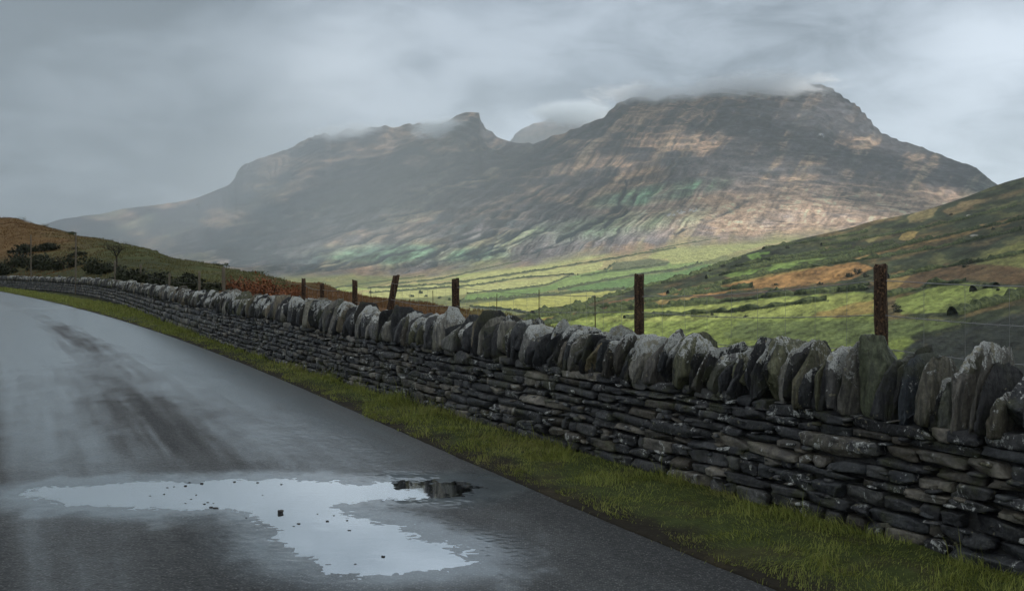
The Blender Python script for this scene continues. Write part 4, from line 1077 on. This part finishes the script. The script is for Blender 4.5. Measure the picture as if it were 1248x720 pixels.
def shrub(name, label, cat_, loc, R, n, size, cols, seed, group):
    if cat_ == 'bush' and loc[0] < -10: R = (R[0] * .8, R[1] * .8, R[2] * .78)
    e = empty(name, loc); tag(e, label, cat_, group)
    V, Fq, Cc = leaf_cloud(n, size, R, cols, seed); mesh_np('foliage', V, Fq, m_leaf, e, cols=Cc, smooth=False)
    r = np.random.default_rng(seed); lst = []
    for _ in range(6):
        a = r.uniform(-.5, .5, 2) * np.array(R[:2]); lst.append(tube([(a[0] * .2, a[1] * .2, -.1), (a[0] * .6, a[1] * .6, R[2] * .4), (a[0], a[1], R[2] * .8)], np.array([.04, .025, .01]) * R[2], 4))
    V, Fq = cat(lst); mesh_np('stems', V, Fq, m_stem, e)
    return e


GORSE = ((.014, .017, .010), (.040, .045, .020)); RED = ((.10, .036, .018), (.30, .115, .048)); GREENB = ((.02, .03, .012), (.06, .08, .025))
k = 0
gl = ['dark gorse bush behind the far end of the stone wall', 'dark gorse bush on the brown slope left of the lone tree', 'low dark bush between the fence stakes behind the wall']
for px_, Yd, R, grp in [(4, 118, (3.5, 2.5, 2.2), 0), (22, 122, (3.0, 2.5, 1.9), 0), (42, 116, (3.4, 2.2, 2.3), 0), (62, 112, (2.6, 2.2, 1.8), 0), (82, 108, (2.6, 2, 2.1), 0), (122, 94, (2.2, 2, 1.5), 0), (138, 90, (1.8, 1.5, 1.1), 0),
                        (30, 134, (3.2, 2.4, 1.6), 1), (60, 132, (3, 2.4, 1.4), 1), (95, 122, (1.8, 1.5, .8), 1),
                        (168, 66, (1.5, 1.2, 1.2), 2), (186, 62, (1.4, 1.2, 1.3), 2), (202, 59, (1.3, 1, 1.2), 2), (218, 57, (1.4, 1, 1.15), 2), (234, 54, (1.2, 1, 1.15), 2), (250, 50, (1.2, 1, 1.15), 2), (265, 46, (1.1, .9, 1.1), 2), (280, 43, (1.0, .9, 1.1), 2), (296, 42, (.9, .8, 1.0), 2),
                        (150, 74, (1.6, 1.2, 1.3), 2), (262, 58, (1.2, 1, 1.0), 2), (225, 64, (1.3, 1, 1.1), 2)]:
    x = (px_ - 624) / F * Yd
    shrub('gorse_bush', gl[grp], 'bush', (x, Yd, zg(x, Yd) - .15), R, 900, .10 * R[0] ** .5, GORSE, 600 + k, ['gorse bushes by the far wall', 'gorse bushes on the slope', 'low bushes behind the wall'][grp]); k += 1
for px_, Yd, R in [(292, 40, (.9, .7, .85)), (306, 38.5, (.9, .7, 1.0)), (322, 38, (.9, .7, .95)), (336, 37, (.8, .7, .85)), (350, 36, (.7, .6, .65)), (316, 46, (1, .8, .9)), (332, 48, (1, .8, .8)), (280, 50, (.9, .7, .8)), (348, 50, (.9, .7, .6)), (412, 40, (.6, .6, .3)), (455, 36, (.6, .6, .3)), (505, 34, (.5, .5, .25))]:
    x = (px_ - 624) / F * Yd
    shrub('bracken', 'rust red clump of bracken just behind the stone wall', 'bracken', (x, Yd, zg(x, Yd) - .05), (R[0] * 1.1, R[1], R[2] * 1.3), 1200, .055, RED, 700 + k, 'rust red bracken clumps behind the wall'); k += 1
for px_, Yd, R in [(350, 35.0, (.7, .6, .7)), (364, 34, (.5, .5, .75)), (330, 34.5, (.7, .5, .45))]:
    x = (px_ - 624) / F * Yd
    shrub('gorse_bush', 'dark scrub in front of the red bracken behind the wall', 'bush', (x, Yd, zg(x, Yd) - .1), R, 700, .05, GORSE, 750 + k, 'dark scrub beside the bracken'); k += 1
for px_, Yd, R in [(12, 199, (3, 2, 1.2)), (28, 197, (3, 2, .9)), (186, 157, (1.2, 1, .8)), (176, 160, (1, 1, .6)), (218, 148, (1.4, 1, .8)), (262, 133, (1.3, 1, .45)), (300, 124, (2, 1, .6)), (84, 180, (1.5, 1, .6))]:
    x = (px_ - 624) / F * Yd
    shrub('heather_tuft', 'low dark tuft on the skyline of the left hill', 'shrub', (x, Yd, zg(x, Yd) - .2), R, 500, .12, GREENB, 800 + k, 'tufts on the hill skyline'); k += 1
for px_, Yd, R in [(648, 26, (.7, .6, .45)), (660, 28, (.8, .6, .5)), (634, 30, (.6, .6, .4))]:
    x = (px_ - 624) / F * Yd; z = max(zg(x, Yd), EYE + (HOR - 396) / F * Yd - .4)
    shrub('heather_tuft', 'dark heather clump rising behind the white topped coping stone', 'shrub', (x, Yd, z - .1), R, 900, .035, GORSE, 830 + k, 'heather clumps behind the wall'); k += 1


def limb(p, d, L, r, depth, rs, lst, tips):
    n = 5; P_ = [np.array(p)]; dd = np.array(d) / np.linalg.norm(d)
    for _ in range(n): dd = dd + rs.normal(0, .12, 3); dd /= np.linalg.norm(dd); P_.append(P_[-1] + dd * L / n)
    lst.append(tube(P_, np.linspace(r, r * .6, n + 1), 5))
    if depth == 0: tips.append(P_[-1]); return
    for _ in range(rs.integers(3, 5)):
        nd = dd + rs.normal(0, .55, 3); nd[2] = abs(nd[2]) * .7 + .15; limb(P_[rs.integers(3, n + 1)], nd, L * rs.uniform(.55, .8), r * .55, depth - 1, rs, lst, tips)


def tree(label, loc, H, cr, seed, depth=3, leafy=500, cols=GREENB, group=None, trunkf=.5, ls=.07):
    e = empty('tree', loc); tag(e, label, 'tree', group); rs = np.random.default_rng(seed); lst, tips = [], []
    tr_ = [np.array((0, 0, -.2)), np.array((.03 * H * .3, 0, H * trunkf * .5)), np.array((0, 0, H * trunkf))]; v, f = tube(tr_, [H * .035, H * .028, H * .022], 7); mesh_np('trunk', v, f, m_stem, e)
    for q_ in range(7):
        a = q_ / 7 * 6.28 + rs.uniform(0, .5); limb((0, 0, H * trunkf * .95), (math.cos(a) * .8, math.sin(a) * .8, 1.0), H * (1 - trunkf) * .62 * cr, H * .013, depth - 1, rs, lst, tips)
    V, Fq = cat(lst); Cc = np.tile((.03, .025, .018), (len(V), 1)); tips = np.array(tips)
    n = leafy; c = tips[rs.integers(0, len(tips), n)] + rs.normal(0, .035 * H, (n, 3)); a = rs.normal(0, 1, (n, 3)); a /= np.linalg.norm(a, axis=1)[:, None]; b_ = np.cross(a, rs.normal(0, 1, (n, 3))); b_ /= np.linalg.norm(b_, axis=1)[:, None]
    sz = ls * rs.uniform(.5, 1.3, (n, 1)); LV_ = np.stack([c - a * sz, c + b_ * sz * .5, c + a * sz, c - b_ * sz * .5], 1).reshape(-1, 3); i = np.arange(n)[:, None] * 4 + len(V)
    Lc = np.repeat(lerp(np.array(cols[0]), np.array(cols[1]), rs.uniform(0, 1, (n, 1))), 4, 0)
    mesh_np('crown', np.concatenate([V, LV_]), np.concatenate([Fq, np.concatenate([i, i + 1, i + 2, i + 3], 1)]), m_leaf, e, cols=np.concatenate([Cc, Lc]), smooth=False)
    return e


Yd = 92; x = (142 - 624) / F * Yd; z = zg(x, Yd)
tree('small lone tree with a spreading twiggy crown against the misty mountain', (x, Yd, z), (EYE + (HOR - 286) / F * Yd - z) * .88, .85, 5, 3, 320, ((.02, .025, .016), (.06, .07, .035)), None, .42, .05)

# far valley trees and hedgerows -------------------------------------------------
mini = [('A', 743, 326, 9), ('A', 737, 329, 6), ('A', 694, 336, 5), ('A', 704, 336, 5), ('A', 502, 362, 8), ('A', 520, 362, 7), ('A', 536, 364, 6), ('A', 850, 321, 6), ('A', 512, 358, 10), ('A', 548, 366, 6), ('A', 566, 367, 6)]
for i, (w_, px_, py_, H) in enumerate(mini):
    p_ = cast(px_, py_, w_); shrub('field_tree', 'dark rounded tree on a hedge line among the sunlit valley fields', 'tree', tuple(p_), (H * .55, H * .5, H * .8), 350, H * .09, ((.018, .03, .012), (.05, .075, .025)), 900 + i, 'trees on the valley hedge lines')
mini = [(833, 338, 4), (826, 340, 3.5), (882, 325, 5), (865, 331, 4), (1046, 335, 7), (1038, 337, 6), (1055, 338, 6), (1095, 380, 5.5), (1090, 374, 4), (1181, 322, 5), (1176, 326, 4), (868, 384, 2.6), (862, 382, 2.2), (874, 387, 2.0), (908, 387, 2.6), (905, 380, 2.6), (902, 375, 2.2), (1105, 334, 4), (945, 348, 3.5), (1000, 347, 4),
        (1200, 352, 3), (1216, 355, 3), (960, 303, 5), (925, 318, 5), (1130, 290, 4), (1210, 280, 4), (1160, 262, 4), (1088, 296, 3)]
for i, (px_, py_, H) in enumerate(mini):
    p_ = cast(px_, py_, 'B'); shrub('hillside_shrub', 'dark scrubby bush dotted on the shadowed right hillside', 'bush', tuple(p_ - np.array([0, 0, .3])), (H * .6, H * .5, H * .7), 300, H * .09, ((.014, .018, .010), (.04, .045, .02)), 950 + i, 'bushes on the right hillside')
m_hedge, t, b = simple_mat('hedge_leaves', .8, .15)
co = t.n('ShaderNodeTexCoord').outputs['Object']; t.put(b.inputs['Base Color'], t.mix(t.rng(t.noise(co, .5, 4, .6), .35, .65), (.018, .028, .012), (.06, .075, .028)))


def hedge(pts, w, which, seed, label):
    P_ = np.array(pts); xs_ = np.arange(P_[0, 0], P_[-1, 0], 2.0); ys_ = np.interp(xs_, P_[:, 0], P_[:, 1])
    C_ = np.array([cast(a, b_, which) for a, b_ in zip(xs_, ys_)])
    # drop jumps in distance, then smooth
    ker = np.array([1, 2, 3, 2, 1]) / 9.; pad = np.pad(C_, ((2, 2), (0, 0)), 'edge'); C_ = np.stack([np.convolve(pad[:, k_], ker, 'valid') for k_ in range(3)], 1)
    L = np.concatenate([[0], np.cumsum(np.linalg.norm(np.diff(C_[:, :2], axis=0), axis=1))]); n = int(min(max(L[-1] / 2.2, 8), 900)); l = np.linspace(0, L[-1], n); C_ = np.stack([np.interp(l, L, C_[:, k_]) for k_ in range(3)], 1)
    d = np.gradient(C_[:, :2], axis=0); d /= np.linalg.norm(d, axis=1)[:, None] + 1e-9; nrm = np.stack([d[:, 1], -d[:, 0]], 1)
    H = (1.1 + .7 * w) * (1 + .55 * vnoise(l / 9, 0 * l, seed=seed) + .35 * vnoise(l / 3, 0 * l, seed=seed + 1)); H = np.clip(H, .4, None); Wd = (1.0 + .5 * w) * (1 + .35 * vnoise(l / 5, 0 * l + 5, seed=seed))
    prof = [(-1, -.6), (-1.05, .45), (-.6, .92), (0, 1.05), (.6, .9), (1.05, .45), (1, -.6)]
    V = np.concatenate([np.stack([C_[:, 0] + nrm[:, 0] * a * Wd * (1 + .2 * vnoise(l / 2.5, 0 * l + a * 9 + b_, seed=seed)), C_[:, 1] + nrm[:, 1] * a * Wd, C_[:, 2] + b_ * H * (1 + .2 * vnoise(l / 2.5, 0 * l + a * 5 - b_, seed=seed + 2))], 1) for a, b_ in prof])
    o = mesh_np('hedgerow', V - C_[0], grid_faces(len(prof), n), m_hedge, smooth=False); o.location = C_[0]; return tag(o, label, 'hedge', 'hedgerows in the valley' if which == 'A' else 'hedgerows on the right hillside')


for i, (h_, w) in enumerate(HEDGE_A): hedge(h_, w, 'A', 1000 + i * 7, 'dark hedgerow dividing the sunlit yellow and green valley fields')
for i, (h_, w) in enumerate(HEDGE_B): hedge(h_, w, 'B', 1200 + i * 7, 'dark hedge bank running across the shadowed right hillside')

# ------------------------------------------------------------------ grit in the puddle
m_chip, t, b = simple_mat('grit', .5, .4); co = t.n('ShaderNodeTexCoord').outputs['Object']; t.put(b.inputs['Base Color'], t.mix(t.noise(co, 60), (.010, .010, .011), (.04, .038, .034)))
chips = [(249, 614, 3), (263, 619, 4.5), (257, 618, 3.5), (226, 592, 3), (246, 589, 4), (200, 602, 2), (239, 603, 2), (286, 587, 3), (399, 635, 4), (364, 638, 3), (426, 646, 3), (423, 634, 3), (407, 628, 2), (467, 678, 4), (226, 613, 2),
         (343, 590, 3), (433, 687, 2), (358, 641, 2), (253, 612, 2), (260, 613, 2), (183, 604, 2), (204, 594, 2), (314, 588, 2.5), (387, 626, 2), (231, 588, 3), (233, 608, 2), (212, 593, 2), (300, 631, 2), (320, 603, 1.5)]
for i, (a, b_, w) in enumerate(chips):
    x, y = px2ground(a, b_, WL); h_ = w * float(y) / F * .5
    v, f = stone((h_ * rng.uniform(.9, 1.6), h_ * rng.uniform(.7, 1.1), h_ * rng.uniform(.4, .7)), 5, 5000 + i, 2.4, 5, .16); o = mesh_np('stone_chip', v, f, m_chip, smooth=False); o.location = (float(x), float(y), WL + h_ * .12)
    tag(o, 'dark stone chip lying in the shallow puddle on the road', 'stone', 'stone chips in the puddle')
x, y = px2ground(342, 625, WL); v, f = stone((.019, .015, .013), 6, 77, 5, 3, .07); o = mesh_np('stone_chip', v, f, m_chip, smooth=False); o.location = (float(x), float(y), WL + .009); o.rotation_euler = (0, 0, .2)
tag(o, 'largest and squarest dark stone chip in the middle of the puddle', 'stone')

# ------------------------------------------------------------------ unseen cloud sheet added to shade the foreground, gaps cut to light the valley
HC = 1650.
gx, gy = np.meshgrid(np.arange(-6500, 9500, 80.), np.arange(-5500, 4400, 80.))
kx = SUNV[0] / SUNV[2]; ky = SUNV[1] / SUNV[2]
fx_ = gx - kx * HC; fy2 = gy - ky * HC
hm = np.interp(fy2, [3000, 3400, 4800], [0, 120, 650]); fx_ = gx - kx * (HC - hm); fy2 = gy - ky * (HC - hm)
fpx = 624 + F * fx_ / np.maximum(fy2, 50)
nzc = fbm(gx / 700, gy / 700, oct=4, seed=900)
d1 = np.hypot((fpx - 690) / 390, (fy2 - 2080) / 1040); d2 = np.hypot((fpx - 990) / 270, (fy2 - 3250) / 420)
gap = (np.minimum(d1, d2) + .30 * nzc < 1) & (fy2 > 900)
gap |= np.hypot((fpx - 960) / 300, (fy2 - 640) / 340) + .3 * nzc < 1
gap |= np.hypot((fpx - 590) / 190, (fy2 - 3750) / 380) + .45 * nzc < .8
gap |= (fbm(gx / 520, gy / 380, oct=3, seed=907) > .0 + .25 * sst(fpx, 1050, 1200) + .30 * sst(fy2, 3500, 4100)) & (fy2 > 2700) & (fpx > 250) & (gy > 900)
keepv = ~gap; Fq = grid_faces(*gx.shape); kf = keepv.ravel()[Fq].all(1)
Fk = Fq[kf]; us, inv = np.unique(Fk, return_inverse=True); inv = inv.reshape(-1, 4); n = len(us)
lowz = HC + 130 * fbm(gx / 600, gy / 600, oct=5, seed=901); 
Vl = np.stack([gx, gy, lowz], -1).reshape(-1, 3)[us]
m_cl = bpy.data.materials.new('shade_cloud_sheet'); m_cl.use_nodes = True; nt = m_cl.node_tree; nt.nodes.clear(); t = NT(nt)
o_ = t.n('ShaderNodeOutputMaterial'); tl = t.n('ShaderNodeBsdfTranslucent'); tl.inputs[0].default_value = (.72, .75, .78, 1); df = t.n('ShaderNodeBsdfDiffuse'); df.inputs[0].default_value = (.8, .8, .8, 1)
mx = t.n('ShaderNodeMixShader'); mx.inputs[0].default_value = .55; nt.links.new(df.outputs[0], mx.inputs[1]); nt.links.new(tl.outputs[0], mx.inputs[2]); nt.links.new(mx.outputs[0], o_.inputs[0])
tag(mesh_np('unseen_shade_cloud', Vl, inv[:, ::-1], m_cl), kind='structure')


# mist wrapped round the summits ------------------------------------------------------
def mist(px_, py_, Yd, R, dens, seed, label, thr=.47, tone=(.98, .99, 1)):
    me = bpy.data.meshes.new('mist'); import bmesh
    bm = bmesh.new(); bmesh.ops.create_icosphere(bm, subdivisions=3, radius=1); bm.to_mesh(me); bm.free()
    o = bpy.data.objects.new('summit_mist', me); COL.objects.link(o); o.scale = R
    o.location = ((px_ - 624) / F * Yd, Yd, EYE + (HOR - py_) / F * Yd)
    m = bpy.data.materials.new('mist_vapour'); m.use_nodes = True; nt = m.node_tree; nt.nodes.clear(); t = NT(nt)
    out_ = t.n('ShaderNodeOutputMaterial'); pv = t.n('ShaderNodeVolumePrincipled'); pv.inputs['Color'].default_value = (*tone, 1)
    co = t.n('ShaderNodeTexCoord').outputs['Object']; ln = t.vm('LENGTH', co); fall = t.m('SUBTRACT', 1.0, ln)
    wc = t.vm('ADD', t.scale(co, (R[0] / 300, R[1] / 300, R[2] / 130)), (seed * 3.1, 0, seed)); nz = t.noise(wc, 3.1, 7, .66, 1.0)
    d = t.m('MULTIPLY', t.rng(t.m('ADD', nz, t.m('MULTIPLY', fall, .45)), thr + .12, thr + .42), t.rng(fall, 0, .55, 0, dens)); t.put(pv.inputs['Density'], d)
    nt.links.new(pv.outputs[0], out_.inputs['Volume']); me.materials.append(m)
    tag(o, label, 'mist', None, 'stuff'); return o


mist(800, 118, 4780, (470, 330, 90), .014, 1, 'thin mist curling over the left shoulder of the summit plateau', .50, (.95, .97, .99))
mist(925, 108, 4750, (500, 380, 105), .018, 2, 'thick mist hiding the top of the main summit', .49, (.95, .97, .99))
mist(700, 138, 10700, (560, 420, 170), .009, 3, 'mist covering the small middle peak', .38, (.66, .71, .75))
mist(440, 163, 5750, (420, 260, 75), .008, 4, 'wisps of mist below the left ridge', .46, (.74, .79, .83))
mist(548, 160, 5180, (260, 220, 85), .014, 5, 'bright mist spilling under the left rocky peak', .42, (.78, .83, .86))

# a rain shower drifting across the left of the range
me = bpy.data.meshes.new('shower'); import bmesh
bm = bmesh.new(); bmesh.ops.create_icosphere(bm, subdivisions=4, radius=1); bm.to_mesh(me); bm.free()
o = bpy.data.objects.new('rain_shower', me); COL.objects.link(o); o.scale = (2900, 2000, 1400); o.location = (-2150, 4300, 420)
m = bpy.data.materials.new('rain_vapour'); m.use_nodes = True; nt = m.node_tree; nt.nodes.clear(); t = NT(nt)
out_ = t.n('ShaderNodeOutputMaterial'); pv = t.n('ShaderNodeVolumePrincipled'); pv.inputs['Color'].default_value = (.82, .88, .92, 1); co = t.n('ShaderNodeTexCoord').outputs['Object']
t.put(pv.inputs['Density'], t.rng(t.vm('LENGTH', co), 1.0, .35, 0, 3.6e-4)); nt.links.new(pv.outputs[0], out_.inputs['Volume']); me.materials.append(m)
tag(o, 'soft grey rain veil fading the left end of the mountain range', 'rain', None, 'stuff')

# ------------------------------------------------------------------ the air
hx = [-9000, 9000, -300, 9900, -64, 1500]
x0, x1, y0, y1, z0, z1 = -11000, 12500, -7000, 14500, -64, 1500
V = np.array([(x, y, z) for x in (x0, x1) for y in (y0, y1) for z in (z0, z1)], float)
Fq = np.array([(0, 1, 3, 2), (4, 6, 7, 5), (0, 4, 5, 1), (2, 3, 7, 6), (0, 2, 6, 4), (1, 5, 7, 3)])
m_h = bpy.data.materials.new('haze_air'); m_h.use_nodes = True; nt = m_h.node_tree; nt.nodes.clear(); t = NT(nt)
o_ = t.n('ShaderNodeOutputMaterial'); pv = t.n('ShaderNodeVolumePrincipled'); pv.inputs['Color'].default_value = (.80, .91, 1.0, 1); pv.inputs['Density'].default_value = 4.6e-5; pv.inputs['Anisotropy'].default_value = .1
nt.links.new(pv.outputs[0], o_.inputs['Volume'])
hz_o = tag(mesh_np('haze', V, Fq, m_h, smooth=False), kind='stuff', label='pale blue grey haze filling the valley air', cat='haze')

# ------------------------------------------------------------------ a label of its own for every repeat
ORD = ['leftmost', 'second from the left', 'third from the left', 'fourth from the left', 'fifth from the left', 'sixth from the left', 'seventh from the left', 'eighth from the left', 'ninth from the left', 'tenth from the left'] + \
      [w_ + ' from the left' for w_ in ('eleventh', 'twelfth', 'thirteenth', 'fourteenth', 'fifteenth', 'sixteenth', 'seventeenth', 'eighteenth', 'nineteenth', 'twentieth', 'twenty-first', 'twenty-second', 'twenty-third', 'twenty-fourth', 'twenty-fifth', 'twenty-sixth', 'twenty-seventh', 'twenty-eighth', 'twenty-ninth', 'thirtieth')]
WHAT = {'gorse bushes by the far wall': 'dark gorse bushes behind the far wall', 'gorse bushes on the slope': 'dark bushes higher on the brown left slope', 'low bushes behind the wall': 'low dark bushes among the fence stakes',
        'rust red bracken clumps behind the wall': 'rust red bracken clumps behind the wall', 'dark scrub beside the bracken': 'dark scrub bushes beside the red bracken', 'tufts on the hill skyline': 'dark tufts on the left hill skyline',
        'heather clumps behind the wall': 'dark heather clumps above the coping stones', 'trees on the valley hedge lines': 'dark rounded trees in the sunlit valley', 'bushes on the right hillside': 'small dark bushes on the right hillside',
        'hedgerows in the valley': 'dark hedgerows between the sunlit valley fields', 'hedgerows on the right hillside': 'dark hedge banks on the shadowed right hillside', 'stone chips in the puddle': 'small dark stone chips in the puddle'}
byg = {}
for o in COL.objects:
    if o.parent is None and o.get('group') in WHAT: byg.setdefault(o['group'], []).append(o)
for g_, os_ in byg.items():
    def keyf(o):
        if g_.startswith('hedgerows'):
            c = np.array([v.co for v in o.data.vertices]).mean(0) + np.array(o.location); return c[0] / c[1]
        return o.location[0] / o.location[1]
    for i, o in enumerate(sorted(os_, key=keyf)): o['label'] = ORD[i] + ' of the ' + WHAT[g_]
